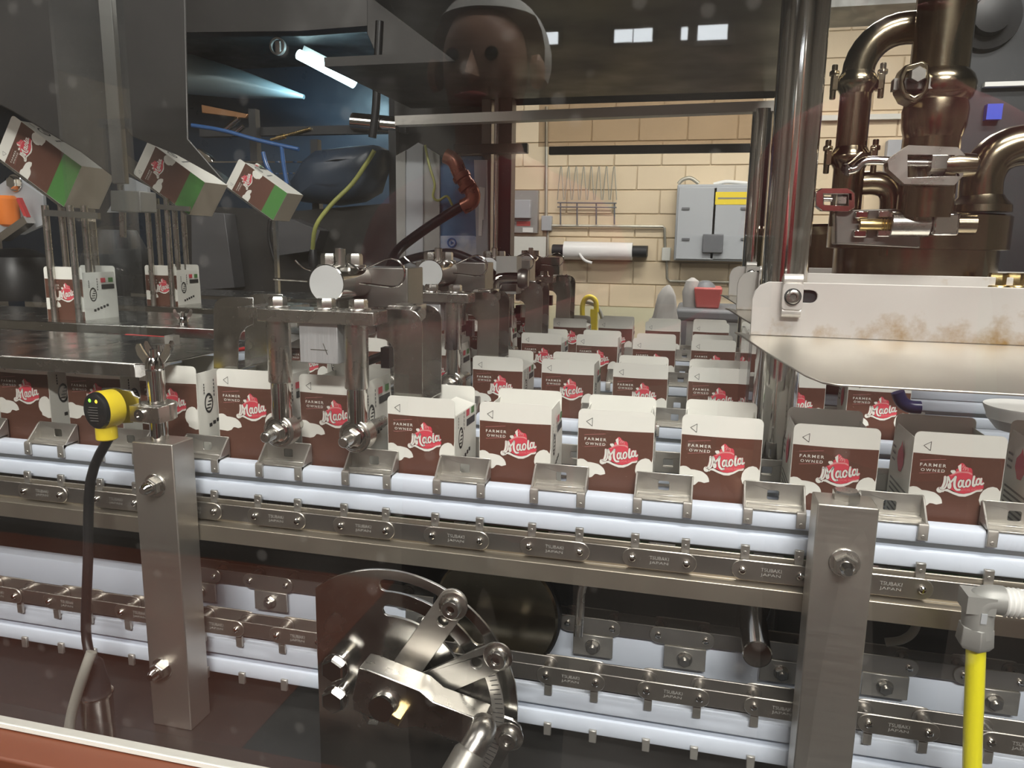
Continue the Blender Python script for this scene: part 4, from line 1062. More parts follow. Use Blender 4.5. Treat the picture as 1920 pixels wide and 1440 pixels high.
MB().lathe(a_, (1, 0, 0), [(0, .0065), (.022, .0065)]+[(.022+.0016*k, .0072 if k % 2 else .006) for k in range(1, 14)], 16).build('hinge_bolt', 'brass', fh_, world=True)
b_ = Vector(at(1668, 420, Y=YG-.014))
MB().cyl(b_, b_+Vector((.042, 0, 0)), .0145, n=28, ch=.001).build('hinge_sleeve', 'steel', fh_, world=True)
MB().obox(b_+Vector((.057, 0, 0)), (.028, .026, .026), Matrix.Rotation(.0, 3, 'X')).build('hinge_block', 'steel_polished', fh_, world=True, bevel=.003)
MB().cyl(b_+Vector((.071, 0, 0)), b_+Vector((.090, 0, 0)), .011, n=20).build('hinge_cap', 'bronze_steel', fh_, world=True)
for px in (1872, 1905):
    a_ = at(px, 525, Y=.33); MB().hexn((a_[0], .33, a_[2]-.01), (0, 0, 1), .012, .014, .016, .004).build('hex_bolt', 'brass', fh_, world=True)
# neighbour head further back and the dark column at the edge
xb_, zb2 = px2(1560, 470, .9)
t = thing('filler_drum', 'dark smaller looking filler head of a lane further back, beside the guide shaft', 'filler', (xb_+.02, .95, .10))
MB().lathe((xb_+.05, .95, .10), (0, 0, 1), [(0, .12), (float(at(1560, 440, Y=.85)[2])-.10, .12), (float(at(1560, 425, Y=.85)[2])-.10, .135), (float(at(1560, 420, Y=.85)[2])-.10, .13)], 48).build('drum', 'bronze_steel', t, world=True)
c0 = at(1815, 0, Y=.75); c1 = at(1990, 470, Y=.75)
t = thing('machine_column', 'dark grey machine column with round boss behind the elbow pipe', 'column', (float(c0[0])+.2, .95, .10))
MB().box(c0[0], c0[0]+.45, .75, 1.1, -.335, .75).build('casing', 'dark_machine', t, world=True, bevel=.006)
bo_ = at(1850, 35, Y=.75)
MB().lathe((bo_[0], .75, bo_[2]), (0, -1, 0), [(0, .05), (.01, .048), (.012, .03), (.03, .028), (.032, .012)], 28).build('boss', 'black_plastic', t, world=True)
MB().box(*sorted((float(at(1846, 230, Y=.74)[0]), float(at(1880, 190, Y=.74)[0]))), .735, .75, *sorted((float(at(1846, 225, Y=.74)[2]), float(at(1880, 195, Y=.74)[2])))).build('blue_cover', 'blue_bright', t, world=True)
b0, b1 = at(1845, 163, Y=.74), at(1990, 150, Y=.74)
MB().box(b0[0], b1[0], .737, .75, b0[2], b1[2]).build('lamp_reflection_bar', 'white_plastic', t, world=True)  # white bar stands in for a tube lamp's reflection on the column
# small parts hanging under the drip tray
t = thing('white_cup', 'white plastic cup under the drip tray behind the last cartons', 'cup', at(1905, 780, Y=.20))
a_ = at(1925, 772, Y=.20)
MB().lathe((a_[0], .20, a_[2]-.02), (0, 0, 1), [(0, .026), (.012, .036), (.014, .036), (.024, .040), (.026, .040)], 36).build('cup', 'white_plastic', t, world=True)
tag(MB().tube([at(1683, 735, Y=.2), at(1690, 752, Y=.2), at(1705, 762, Y=.2), at(1726, 764, Y=.2)], .007, 12).build('blue_hose', 'blue_navy'), 'dark blue hose end under the drip tray', 'hose')
# acrylic lane divider seen as streaks beyond the fourth carton
tag(MB().box(.345, .348, .12, .26, -.06, .075).build('divider_pane', 'acrylic'), 'clear scratched acrylic divider between front and second lane', 'divider')

# ------------------------------------------------------------------ rear frame of the machine
def cover(name, label, px, Y, d, m, cat):
    return tag(MB().xz([px2(*p, Y) for p in px], Y, Y+d).build(name, m, bevel=.002), label, cat)
YR = 1.42
hdz = float(at(1200, 178, Y=YR)[2])
tag(MB().box(-.56, .455, .98, YR+.10, hdz, hdz+.02).box(-.25, .455, -.05, .98, hdz, hdz+.02).box(-.56, .455, YR, YR+.10, hdz, hdz+.42).build('header_shade_roof', 'dark_panel'), 'dark rear header with unseen roof added to shade the lanes', 'roof')  # front part lies out of view, added to shade the rear rows
a_, b_ = at(1030, 268, Y=YR), at(1424, 288, Y=YR)
t = thing('rear_guard', 'tinted rear guard pane with dark bottom rail below the header', 'guard', ((a_[0]+b_[0])/2, YR, b_[2]))
zg0, zg1 = sorted((float(at(1230, 288, Y=YR)[2]), float(at(1230, 272, Y=YR)[2])))
MB().box(a_[0], b_[0], YR-.008, YR+.008, zg0, zg1).build('bottom_rail', 'dark_panel', t, world=True, bevel=.002)
MB().box(a_[0]-.03, b_[0], YR-.002, YR+.002, zg1, hdz).build('pane', 'guard_tinted', t, world=True)
a_, b_ = at(852, 284, Y=YR-.04), at(990, 284, Y=YR-.04)
tag(MB().box(a_[0], b_[0], YR-.05, YR-.03, zg0, zg1+.004).build('stop_bar', 'dark_panel', bevel=.002), 'short dark bar crossing in front of the black upright', 'bar')
cover('rear_bulkhead', 'dark rear panel above the column cover and blue case', [(688, -60), (966, -60), (966, 292), (738, 292), (738, 180), (688, 62)], YR+.17, .01, 'dark_panel', 'panel')
a_, b_ = at(938, 300, Y=YR), at(962, 300, Y=YR)
tag(MB().box(a_[0], b_[0], YR-.02, YR+.03, -.335, hdz).build('black_upright', 'black_plastic', bevel=.002), 'black upright post at the rear of the machine', 'post')
a_ = at(930, 330, Y=YR-.03)
tag(MB().cyl((a_[0], YR-.03, -.335), (a_[0], YR-.03, hdz), .0065, n=16).build('thin_rod', 'chrome'), 'thin bright rod beside the black upright', 'rod')
a_, b_ = at(906, 300, Y=YR+.01), at(924, 300, Y=YR+.01)
tag(MB().box(a_[0], b_[0], YR-.01, YR+.04, -.335, hdz).build('grey_upright', 'steel_dark', bevel=.002), 'dull grey upright beside the thin bright rod', 'post')
# column cover, blue case, copper elbow and hose
cc_ = thing('column_cover', 'grey folded column cover behind the front press', 'cover', at(790, 490, Y=1.36))
for pts, m, dy in ([[(742, 292), (760, 282), (760, 500), (744, 500)], 'grey_plate', 0], [[(760, 282), (783, 267), (792, 272), (792, 500), (760, 500)], 'grey_paint', .004], [[(792, 272), (822, 290), (822, 500), (792, 500)], 'grey_plate', .01]):
    MB().xz([px2(*p, 1.36) for p in pts], 1.36+dy, 1.40).build('cover_panel', m, cc_, world=True)
MB().tube([at(797, 272, Y=1.345), at(805, 310, Y=1.345), at(815, 345, Y=1.345), at(812, 368, Y=1.345), at(822, 376, Y=1.345), at(838, 368, Y=1.345), at(848, 385, Y=1.345)], .0035, 8).build('tied_string', 'yellow_green', cc_, world=True)
bc_ = thing('blue_case', 'blue machine case with round emblem sticker beside the column cover', 'case', at(860, 480, Y=1.40))
MB().xz([px2(*p, 1.38) for p in ((822, 292), (904, 292), (908, 500), (822, 500))], 1.38, 1.405).build('case', 'blue_case', bc_, world=True, bevel=.003)
MB().xz([px2(*p, 1.378) for p in ((826, 442), (888, 442), (904, 448), (906, 498), (826, 498))], 1.376, 1.38).build('sticker', 'label_blue', bc_, world=True)
e0_, e1_ = px2(847, 455, 1.374); er_ = sz(847, 455, 9, 1.374)
MB().xz(circ(e0_, e1_, er_, 24), 1.373, 1.376, holes=[circ(e0_, e1_, er_*.72, 24)]).xz(circ(e0_, e1_, er_*.45, 3), 1.373, 1.376).build('emblem', 'blue_tube', bc_, world=True)
MB().xz([px2(*p, 1.37) for p in ((889, 300), (912, 300), (914, 480), (894, 480))], 1.368, 1.38).build('flange_strip', 'grey_paint', bc_, world=True)
MB().xz([px2(*p, 1.365) for p in ((898, 350), (909, 352), (907, 412), (904, 412), (903, 442), (897, 442))], 1.3655, 1.3675).build('white_label', 'white_plastic', bc_, world=True)
ce = thing('copper_elbow', 'red-brown pipe elbow on the end of a black hose', 'fitting', at(880, 380, Y=1.22))
MB().tube([at(836, 292, Y=1.22), at(852, 302, Y=1.22), at(862, 325, Y=1.22), at(875, 345, Y=1.22), at(886, 362, Y=1.22), at(884, 378, Y=1.22), at(868, 388, Y=1.22)], .0195, 18).build('elbow', 'copper_red', ce, world=True)
for px, py, d in ((866, 332, (.35, 0, -.55)), (876, 350, (.35, 0, -.5))):
    MB().lathe(at(px, py, Y=1.22), d, [(-.008, .0195), (-.006, .024), (.006, .024), (.008, .0195)], 18).build('collar', 'copper_red', ce, world=True)
tag(MB().tube([at(870, 384, Y=1.22), at(830, 408, Y=1.2), at(780, 442, Y=1.15), at(748, 468, Y=1.1), at(736, 490, Y=1.05), at(728, 520, Y=.95)], .0125, 16).build('black_hose', 'black_plastic'), 'glossy black hose sloping down from the copper elbow', 'hose')
MB().tube([at(735, 500, Y=.70), at(760, 488, Y=.68), at(800, 478, Y=.62), at(850, 474, Y=.58), at(905, 498, Y=.55), at(925, 515, Y=.53)], .007, 14).build('hose', 'black_plastic', afit, world=True)

# ------------------------------------------------------------------ upper left: chute, guide rods, machine interior
chu = cover('chute_cover', 'dark slanted cover over the chute of the second lane cartons', [(-220, -60), (188, -60), (212, -60), (228, 345), (150, 285), (20, 208), (-220, 90)], D-.06, .004, 'dark_panel', 'cover')
cover('chute_cover', 'dark slanted cover over the chute of the third lane cartons', [(185, -60), (345, -60), (352, 260), (420, 340), (330, 290), (245, 255), (200, 200)], 2*D-.06, .004, 'dark_panel', 'cover')
a_, b_ = at(190, 20, Y=D-.07), at(215, 20, Y=D-.07)
tag(MB().box(a_[0], b_[0], D-.075, D-.066, float(at(205, 345, Y=D-.07)[2]), .75).build('frame_upright', 'steel_dark', bevel=.001), 'dull steel upright along the chute cover edge', 'post')
tag(MB().box(*sorted((float(at(226, 100, Y=.12)[0]), float(at(232, 100, Y=.12)[0]))), .02, .125, .045, .8).build('acrylic_edge', 'acrylic'), 'clear acrylic guard edge standing beside the chute', 'guard')
for ln in (1, 2, 3):
    up = Vector((-math.sin(TA), 0, math.cos(TA))); rt = Vector((math.cos(TA), 0, math.sin(TA)))
    a = Vector(at(120, 388, Y=D)); a.y = ln*D
    b = MB()
    R = Matrix((rt, Vector((0, 1, 0)), up)).transposed()
    b.obox(a+up*.125+Vector((0, W/2, 0))-rt*.0025, (.003, W, .24), R)
    if ln == 3: b.box(a.x-.02, a.x-.012, a.y+.03, a.y+.04, .042, a.z+.02)
    tag(b.build('chute_rail', 'steel_sheet'), 'slanted steel chute plate under the tilted carton of the %s lane' % LANE[ln], 'chute')
for ln, pxs, ytop, ybot in ((1, (92, 122, 138, 164, 178), 385, 560), (2, (282, 300, 318, 332, 348), 372, 545)):
    p_ = at(pxs[0], ybot, Y=ln*D)
    t = thing('guide_rod_cage', 'upright steel guide rods holding a dropping carton in the %s lane' % LANE[ln], 'guide', (p_[0], ln*D, .042))
    for k, px in enumerate(pxs):
        yy = ln*D+(-.004 if k in (0, 2) else .074 if k in (1, 4) else .03)
        q = at(px, 470, Y=yy)
        MB().cyl((q[0], yy, .042), (q[0], yy, float(at(px, ytop, Y=yy)[2])), .0052, n=14).build('rod', 'steel', t, world=True)
    q0, q1 = at(pxs[0]-6, ytop+14, Y=ln*D-.01), at(pxs[-1]+8, ytop+20, Y=ln*D-.01)
    MB().bar(q0, q1, .009, .006).build('tie_bar', 'steel_dark', t, world=True)
t = thing('actuator_block', 'small grey actuator block on a rod between the tilted cartons', 'actuator', at(240, 400, Y=.42))
MB().xz([px2(*p, .42) for p in ((206, 357), (262, 358), (264, 398), (207, 396))], .42, .46).build('block', 'grey_plate', t, world=True, bevel=.002)
MB().cyl(at(227, 357, Y=.44), at(223, 300, Y=.44), .0055, n=12).cyl(at(230, 398, Y=.44), at(231, 445, Y=.44), .0055, n=12).build('rod', 'steel', t, world=True)
MB().xz([px2(*p, .45) for p in ((196, 398), (236, 332), (272, 350), (275, 372), (262, 398))], .455, .462).build('back_plate', 'grey_paint', t, world=True)
t = thing('pivot_plate', 'pale bolted pivot plate below the first tilted carton', 'plate', at(50, 420, Y=.50))
MB().xz([px2(*p, .50) for p in ((-20, 360), (24, 328), (80, 366), (84, 420), (40, 440), (-20, 440))], .50, .508).build('plate', 'grey_paint', t, world=True, bevel=.001)
MB().hexn(at(28, 343, Y=.499), (0, -1, 0), .012, .008, .016, .002).build('hex_bolt', 'steel_polished', t, world=True)
MB().lathe(at(17, 425, Y=.49), (0, 0, 1), [(0, .008), (.004, .016), (.02, .021), (.05, .020), (.056, .014)], 20).build('orange_knob', 'orange', t, world=True)
MB().bar(at(36, 372, Y=.485), at(52, 408, Y=.485), .009, .006, up=(0, -1, 0)).build('red_lever', 'red_plastic', t, world=True)
MB().bar(at(8, 446, Y=.485), at(56, 412, Y=.485), .014, .02).build('clip', 'steel_polished', t, world=True)
tag(MB().lathe(at(40, 560, Y=.60), (0, 0, 1), [(0, .075), (.05, .074), (.085, .06), (.10, .03), (.103, .01)], 36).build('black_drum', 'black_plastic'), 'black rounded drum behind the first guide rods', 'drum')
tag(MB().lathe(at(225, 560, Y=.95), (0, 0, 1), [(0, .085), (.10, .082), (.17, .05), (.18, .02)], 36).build('grey_drum', 'dark_machine'), 'dark grey bell shaped drum between the guide rods', 'drum')
# dark interior panels and parts
fm = thing('carton_feeder', 'dark feeder mechanism with plates, rods and dust cover behind the tilted cartons', 'feeder', (float(at(540, 560, Y=1.5)[0]), 1.5, -.335))
def fpart(name, px, Y, d, m): return MB().xz([px2(*p, Y) for p in px], Y, Y+d).build(name, m, fm, world=True, bevel=.002)
zfb = -.335
MB().xz([px2(*p, 1.50) for p in ((350, 385), (560, 395), (745, 380))]+[(px2(745, 380, 1.5)[0], zfb), (px2(340, 420, 1.5)[0], zfb), px2(340, 420, 1.5)], 1.50, 1.51).build('bulkhead', 'dark_panel', fm, world=True)
for px, py in ((590, 262), (478, 205), (735, 225)):
    a_ = at(px, 420, Y=1.50); MB().box(a_[0]-.012, a_[0]+.012, 1.51, 1.535, .0, float(at(px, py, Y=1.52)[2])).build('mast', 'dark_machine', fm, world=True)
m0, m1 = at(372, 250, Y=1.53), at(760, 250, Y=1.53)
MB().box(m0[0], m1[0], 1.535, 1.56, m0[2]-.01, m0[2]+.015).build('cross_member', 'dark_machine', fm, world=True)
fpart('flecked_plate', [(358, 395), (420, 400), (440, 540), (360, 545)], 1.44, .06, 'grey_deep')
fpart('pivot_bracket', [(505, 415), (545, 410), (600, 432), (588, 470), (520, 480)], 1.44, .06, 'grey_deep')
bagp = [(548, 345), (572, 300), (600, 282), (660, 274), (705, 272), (722, 280), (724, 320), (708, 360), (680, 378), (630, 385), (560, 378)]
b = MB(); pl_ = [px2(*p, 1.48) for p in bagp]; cxm = sum(p[0] for p in pl_)/len(pl_); czm = sum(p[1] for p in pl_)/len(pl_)
vs_ = []; rings = [(1, .03), (.98, -.01), (.90, -.04), (.72, -.058), (.42, -.07)]
for s_, dy in rings: vs_ += [(cxm+(p[0]-cxm)*s_, 1.48+dy+.006*math.sin(9*i+20*s_), czm+(p[1]-czm)*s_) for i, p in enumerate(pl_)]
n_ = len(pl_); fs_ = [(j*n_+k, j*n_+(k+1) % n_, (j+1)*n_+(k+1) % n_, (j+1)*n_+k) for j in range(4) for k in range(n_)]+[tuple(4*n_+k for k in range(n_)), tuple(range(n_))[::-1]]
b.add(vs_, fs_).build('dust_cover', 'blue_bag', fm, world=True)
fpart('copper_plate', [(377, 196), (465, 214), (460, 222), (378, 212)], 1.53, .01, 'copper_plate')
MB().cyl(at(508, 262, Y=1.53), at(582, 241, Y=1.53), .0045, n=12).build('threaded_rod', 'brass', fm, world=True)
MB().cyl(at(520, 259, Y=1.53), at(534, 255, Y=1.53), .008, n=12).build('rod_nut', 'brass', fm, world=True)
for p_, q_, r_ in (((420, 245), (448, 222), .008), ((436, 252), (456, 236), .006)): MB().cyl(at(*p_, Y=1.53), at(*q_, Y=1.53), r_, n=14).build('chrome_rod', 'chrome', fm, world=True)
fpart('steel_clip', [(356, 288), (372, 278), (392, 292), (400, 304), (372, 304)], 1.50, .02, 'steel_polished')
MB().bar(at(350, 304, Y=1.51), at(600, 304, Y=1.51), .004, .01).build('slim_rail', 'steel_polished', fm, world=True)
MB().bar(at(500, 326, Y=1.49), at(556, 325, Y=1.49), .004, .006).build('slim_rail', 'chrome', fm, world=True)
MB().cyl(at(662, 228, Y=1.53), at(748, 236, Y=1.53), .026, n=24).build('air_cylinder', 'steel_polished', fm, world=True)
MB().tube([at(712, 40, Y=1.5), at(708, 120, Y=1.5), at(705, 200, Y=1.5), at(698, 258, Y=1.5)], .012, 12).build('conduit', 'black_plastic', fm, world=True)
MB().tube([at(702, 282, Y=1.36), at(688, 305, Y=1.36), at(660, 345, Y=1.36), at(620, 385, Y=1.34), at(592, 425, Y=1.34), at(586, 470, Y=1.38)], .0062, 12).build('yellow_green_tube', 'yellow_green', fm, world=True)
MB().lathe(at(587, 468, Y=1.38), (0, 0, -1), [(0, .010), (.02, .014), (.05, .014)], 16).build('tube_socket', 'black_plastic', fm, world=True)
MB().tube([at(508, 405, Y=1.42), at(504, 440, Y=1.42), at(512, 480, Y=1.42), at(522, 510, Y=1.42)], .006, 10).build('black_cable', 'black_plastic', fm, world=True)
for pts in (((493, 285), (500, 310), (515, 335), (530, 350)), ((528, 275), (532, 310), (538, 345)), ((360, 235), (420, 245), (480, 262), (560, 280))):
    MB().tube([at(*p, Y=1.47) for p in pts], .0065, 10).build('blue_air_tube', 'blue_tube', fm, world=True)
a_, b_ = at(205, -40, Y=1.62), at(770, 62, Y=1.62)
tag(MB().xz([px2(*p, 1.62) for p in ((205, -60), (775, -60), (775, 40), (690, 48), (560, 58), (205, 62))], 1.62, 1.68).build('top_beam', 'dark_panel'), 'dark overhead beam above the blue-lit bay', 'beam')
# blue lit bay beyond
bay = thing('side_bay', 'blue-lit bay of the neighbouring machine behind dark plates', 'bay', (-1.9, 3.6, ZF))
x0_, x1b = float(at(330, 100, Y=3.4)[0]), float(at(752, 100, Y=2.6)[0])
MB().box(x0_-1.6, x1b, 3.60, 3.66, ZF, ZC-.01).build('back_panel', 'blue_bag', bay, world=True)
MB().box(x1b-.06, x1b, 2.6, 3.6, ZF, ZC-.01).build('side_panel', 'dark_machine', bay, world=True)
MB().box(x0_-1.6, x1b, 2.5, 3.6, float(at(500, 72, Y=3.0)[2]), float(at(500, 72, Y=3.0)[2])+.04).build('top_panel', 'dark_machine', bay, world=True)
lf = thing('tube_lamp', 'bright blue-white fluorescent tube lamp in the neighbouring bay', 'lamp', at(610, 130, Y=3.1))
l0, l1 = Vector(at(560, 102, Y=3.1)), Vector(at(664, 156, Y=3.1))
MB().cyl(l0, l1, .026, n=16).build('tube', 'lamp_blue', lf, world=True)
MB().bar(l0+Vector((0, .05, .03)), l1+Vector((0, .05, .03)), .05, .02).build('reflector', 'white_plastic', lf, world=True)
ll = bpy.data.lights.new('tube_lamp_light', 'AREA'); ll.shape = 'RECTANGLE'; ll.size = .5; ll.size_y = .08; ll.energy = 6.5; ll.color = (.55, .88, 1)
lo_ = bpy.data.objects.new('tube_lamp_light', ll); COL.objects.link(lo_); lo_.location = (l0+l1)/2+Vector((0, -.06, -.02)); lo_.rotation_euler = (math.radians(35), 0, 0)
lh = bay
d0, d1 = Vector(at(335, 135, Y=3.25)), Vector(at(570, 182, Y=3.25))
MB().lathe(d0, d1-d0, [(0, .115), ((d1-d0).length*.5, .075), ((d1-d0).length, .012)], 32).build('glare_cone', 'glare_pale', lh, world=True)  # pale blue cone shaped to stand in for the tube lamp's glare
rg = at(523, 88, Y=3.0)
tag(MB().lathe((rg[0], 3.0, rg[2]), (0, -1, 0), [(0, .042), (.02, .042), (.02, .034), (.004, .034)], 28, cap=False).box(rg[0]-.012, rg[0]+.012, 2.985, 3.0, rg[2]-.03, rg[2]+.025).build('lamp_holder', 'white_plastic'), 'round pale lamp holder beside the fluorescent tube', 'lamp holder')

# ------------------------------------------------------------------ things on and before the block wall
YW = WALL_Y-.008
def wbox(px0, py0, px1, py1, d, Y=YW):
    a, b = at(px0, py0, Y=Y), at(px1, py1, Y=Y); return (min(a[0], b[0]), max(a[0], b[0]), Y-d, Y, min(a[2], b[2]), max(a[2], b[2]))
t = thing('electrical_cabinet', 'grey electrical cabinet with yellow warning label on the block wall', 'cabinet', at(1338, 490, Y=YW))
MB().box(*wbox(1272, 350, 1400, 490, .25)).build('body', 'grey_paint', t, world=True, bevel=.01)
dr_ = wbox(1275, 356, 1336, 486, .25); MB().box(dr_[0], dr_[1], YW-.265, YW-.25, dr_[4], dr_[5]).build('door', 'grey_paint', t, world=True, bevel=.004)
dr_ = wbox(1338, 356, 1398, 486, .25); MB().box(dr_[0], dr_[1], YW-.265, YW-.25, dr_[4], dr_[5]).build('door', 'grey_paint', t, world=True, bevel=.004)
yl_ = wbox(1341, 364, 1402, 387, .25, YW); lab = MB().box(yl_[0], yl_[1], YW-.268, YW-.265, yl_[4], yl_[5]).build('warning_label', 'yellow', t, world=True)
MB().box(*[*wbox(1345, 373, 1398, 378, .25)[:2], YW-.2695, YW-.268, *wbox(1345, 374, 1398, 377, .25)[4:]]).build('label_print', 'ink_grey', lab, world=True)
hd_ = wbox(1318, 440, 1353, 474, .2); MB().box(hd_[0], hd_[1], YW-.30, YW-.265, hd_[4], hd_[5]).build('handle_recess', 'grey_dark', t, world=True, bevel=.006)
for py in (394, 449):
    for px in (1280, 1386):
        h_ = wbox(px, py-2, px+14, py+2, .2); MB().box(h_[0], h_[1], YW-.275, YW-.265, h_[4], h_[5]).build('hinge', 'grey_dark', t, world=True)
tag(MB().tube([at(1272, 345, Y=YW-.1), at(1280, 337, Y=YW-.1), at(1295, 334, Y=YW-.1), at(1310, 344, Y=YW-.1)], .016, 10).build('cable_bundle', 'conduit'), 'brown cable bundle lying on the electrical cabinet', 'cable')
tag(MB().tube([at(1338, 346, Y=YW-.15), at(1360, 341, Y=YW-.15), at(1380, 342, Y=YW-.15), at(1402, 344, Y=YW-.15)], .016, 10).build('white_rag', 'white_plastic'), 'white rag on top of the electrical cabinet', 'rag')
t = thing('bag_roll', 'roll of clear plastic bags on a black wall holder', 'roll', at(1120, 490, Y=YW-.12))
a_, b_ = at(1058, 470, Y=YW-.12), at(1186, 471, Y=YW-.12); zr = (a_[2]+b_[2])/2
MB().lathe((a_[0], YW-.12, zr), (1, 0, 0), [(0, .06), (0, .078), (b_[0]-a_[0], .074), (b_[0]-a_[0], .05)], 32).build('roll', 'plastic_film', t, world=True)
for p0, p1 in (((1036, 470), (1060, 470)), ((1184, 472), (1213, 472))):
    c_, d_ = at(*p0, Y=YW-.12), at(*p1, Y=YW-.12); MB().cyl((c_[0], YW-.12, zr), (d_[0], YW-.12, zr), .048, n=20).box(c_[0], d_[0], YW-.10, YW, zr-.04, zr+.05).build('holder', 'black_matte', t, world=True)
MB().tube([at(1086, 476, Y=YW-.20), at(1096, 488, Y=YW-.21), at(1110, 493, Y=YW-.21)], .012, 8).build('loose_end', 'plastic_film', t, world=True)
t = thing('wire_rack', 'thin wire rack with upright hoops on the block wall', 'rack', at(1100, 420, Y=YW-.05))
for k in range(8):
    x = 1048+k*14.2
    MB().tube([at(x-3, 375, Y=YW-.06), at(x, 345, Y=YW-.06), at(x+3, 316, Y=YW-.06), at(x+5, 313, Y=YW-.06), at(x+6, 330, Y=YW-.06), at(x+9, 375, Y=YW-.06)], .0045, 6, 2).build('hoop', 'conduit', t, world=True)
for py in (380, 388): MB().cyl(at(1045, py, Y=YW-.06), at(1156, py+1, Y=YW-.06), .006, n=8).build('rail', 'grey_dark', t, world=True)
for px in (1051, 1082, 1118, 1152): MB().cyl(at(px, 380, Y=YW-.05), at(px, 421, Y=YW-.05), .007, n=8).build('leg', 'grey_dark', t, world=True)
t = thing('conduit_run', 'grey conduit run with junction box across the block wall', 'conduit', at(1030, 420, Y=YW-.02))
MB().tube([at(1030, 423, Y=YW-.03), at(1140, 424, Y=YW-.03), at(1243, 425, Y=YW-.03), at(1246, 428, Y=YW-.03), at(1247, 465, Y=YW-.03)], .012, 8, smooth=False).build('pipe', 'conduit', t, world=True)
MB().cyl(at(1025, 200, Y=YW-.02), at(1024, 405, Y=YW-.02), .014, n=8).cyl(at(1027, 432, Y=YW-.02), at(1027, 620, Y=YW-.02), .012, n=8).build('riser', 'conduit', t, world=True)
MB().box(*wbox(1018, 405, 1036, 433, .07)).build('junction_box', 'grey_paint', t, world=True, bevel=.006)
MB().box(*wbox(1242, 464, 1257, 489, .06)).build('outlet', 'sign_white', t, world=True, bevel=.005)
MB().tube([at(1250, 489, Y=YW-.02), at(1251, 522, Y=YW-.02), at(1256, 527, Y=YW-.02), at(1400, 530, Y=YW-.02)], .011, 8, smooth=False).build('lower_pipe', 'conduit', t, world=True)
t = thing('wall_panel', 'small grey control box with red and white notices on the wall', 'panel', at(985, 440, Y=YW))
MB().box(*wbox(962, 358, 1010, 437, .06)).build('backing', 'grey_plate', t, world=True)
MB().box(*wbox(964, 376, 999, 410, .12)).build('control_box', 'grey_paint', t, world=True, bevel=.006)
q_ = wbox(972, 415, 997, 424, .06); MB().box(q_[0], q_[1], YW-.064, YW-.06, q_[4], q_[5]).build('red_notice', 'bin_red', t, world=True)
q_ = wbox(983, 427, 1002, 436, .06); MB().box(q_[0], q_[1], YW-.064, YW-.06, q_[4], q_[5]).build('white_notice', 'white_plastic', t, world=True)
tag(MB().box(*wbox(962, 443, 1024, 492, .03)).build('notice_board', 'sign_white'), 'pale notice board below the small control box', 'board')
tag(MB().box(*wbox(1540, 0, 1730, 44, .3, 3.0)).build('overhead_beam', 'grey_plate'), 'grey overhead beam above the curved pipe', 'beam')
q_ = wbox(1660, 265, 1705, 420, .1); tag(MB().box(*q_).build('wall_cabinet', 'grey_paint', bevel=.01), 'pale grey wall cabinet behind the large pipe', 'cabinet')
tag(MB().box(*wbox(1540, 218, 1712, 224, .05)).build('wall_rail', 'sign_white'), 'cream rail along the block wall behind the pipes', 'rail')
# grey cart with red bin and cloth
YT = 4.3
t = thing('grey_cart', 'grey plastic cart standing in front of the block wall', 'cart', (float(at(1330, 600, Y=YT)[0]), YT, ZF))
a_ = wbox(1272, 566, 1402, 590, .6, YT+.3)
MB().box(a_[0], a_[1], YT-.3, YT+.3, a_[4], a_[5]).build('top_tray', 'grey_dark', t, world=True, bevel=.02)
for x in (a_[0]+.04, a_[1]-.04):
    for y in (YT-.26, YT+.26): MB().box(x-.03, x+.03, y-.03, y+.03, ZF+.08, a_[4]).cyl((x, y-.02, ZF+.045), (x, y+.02, ZF+.045), .045, n=16).build('leg', 'grey_dark', t, world=True)
MB().box(a_[0], a_[1], YT-.3, YT+.3, ZF+.2, ZF+.26).build('lower_tray', 'grey_dark', t, world=True, bevel=.02)
MB().box(a_[0]+.02, a_[1]-.02, YT-.28, YT+.28, a_[4]-.35, a_[4]).build('drawer_box', 'grey_plate', t, world=True, bevel=.01)
rb2 = wbox(1302, 536, 1352, 566, .4, YT)
t = thing('red_bin', 'red bin with bagged contents on the grey cart', 'bin', ((rb2[0]+rb2[1])/2, YT-.1, a_[5]))
b = MB(); cx_, w2 = (rb2[0]+rb2[1])/2, (rb2[1]-rb2[0])/2
zt2 = rb2[5]
for (z_a, sa), (z_b, sb) in (((a_[5], .8), (zt2, 1)),):
    b.add([(cx_-w2*sa, YT-.2, z_a), (cx_+w2*sa, YT-.2, z_a), (cx_+w2*sa, YT+.05, z_a), (cx_-w2*sa, YT+.05, z_a), (cx_-w2*sb, YT-.22, z_b), (cx_+w2*sb, YT-.22, z_b), (cx_+w2*sb, YT+.07, z_b), (cx_-w2*sb, YT+.07, z_b)],
          [(0, 1, 2, 3), (0, 1, 5, 4), (1, 2, 6, 5), (2, 3, 7, 6), (3, 0, 4, 7), (4, 5, 6, 7)])
b.build('tub', 'bin_red', t, world=True, bevel=.01)
MB().lathe((cx_-w2*.2, YT-.1, zt2-.01), (0, 0, 1), [(0, w2*.8), (.03, w2*.6), (.05, w2*.25)], 14).build('contents', 'grey_dark', t, world=True)
MB().lathe((cx_-w2*1.15, YT-.1, a_[5]), (0, 0, 1), [(0, .05), (.09, .06), (.16, .04), (.18, .01)], 14).build('bag', 'cloth_grey', t, world=True)
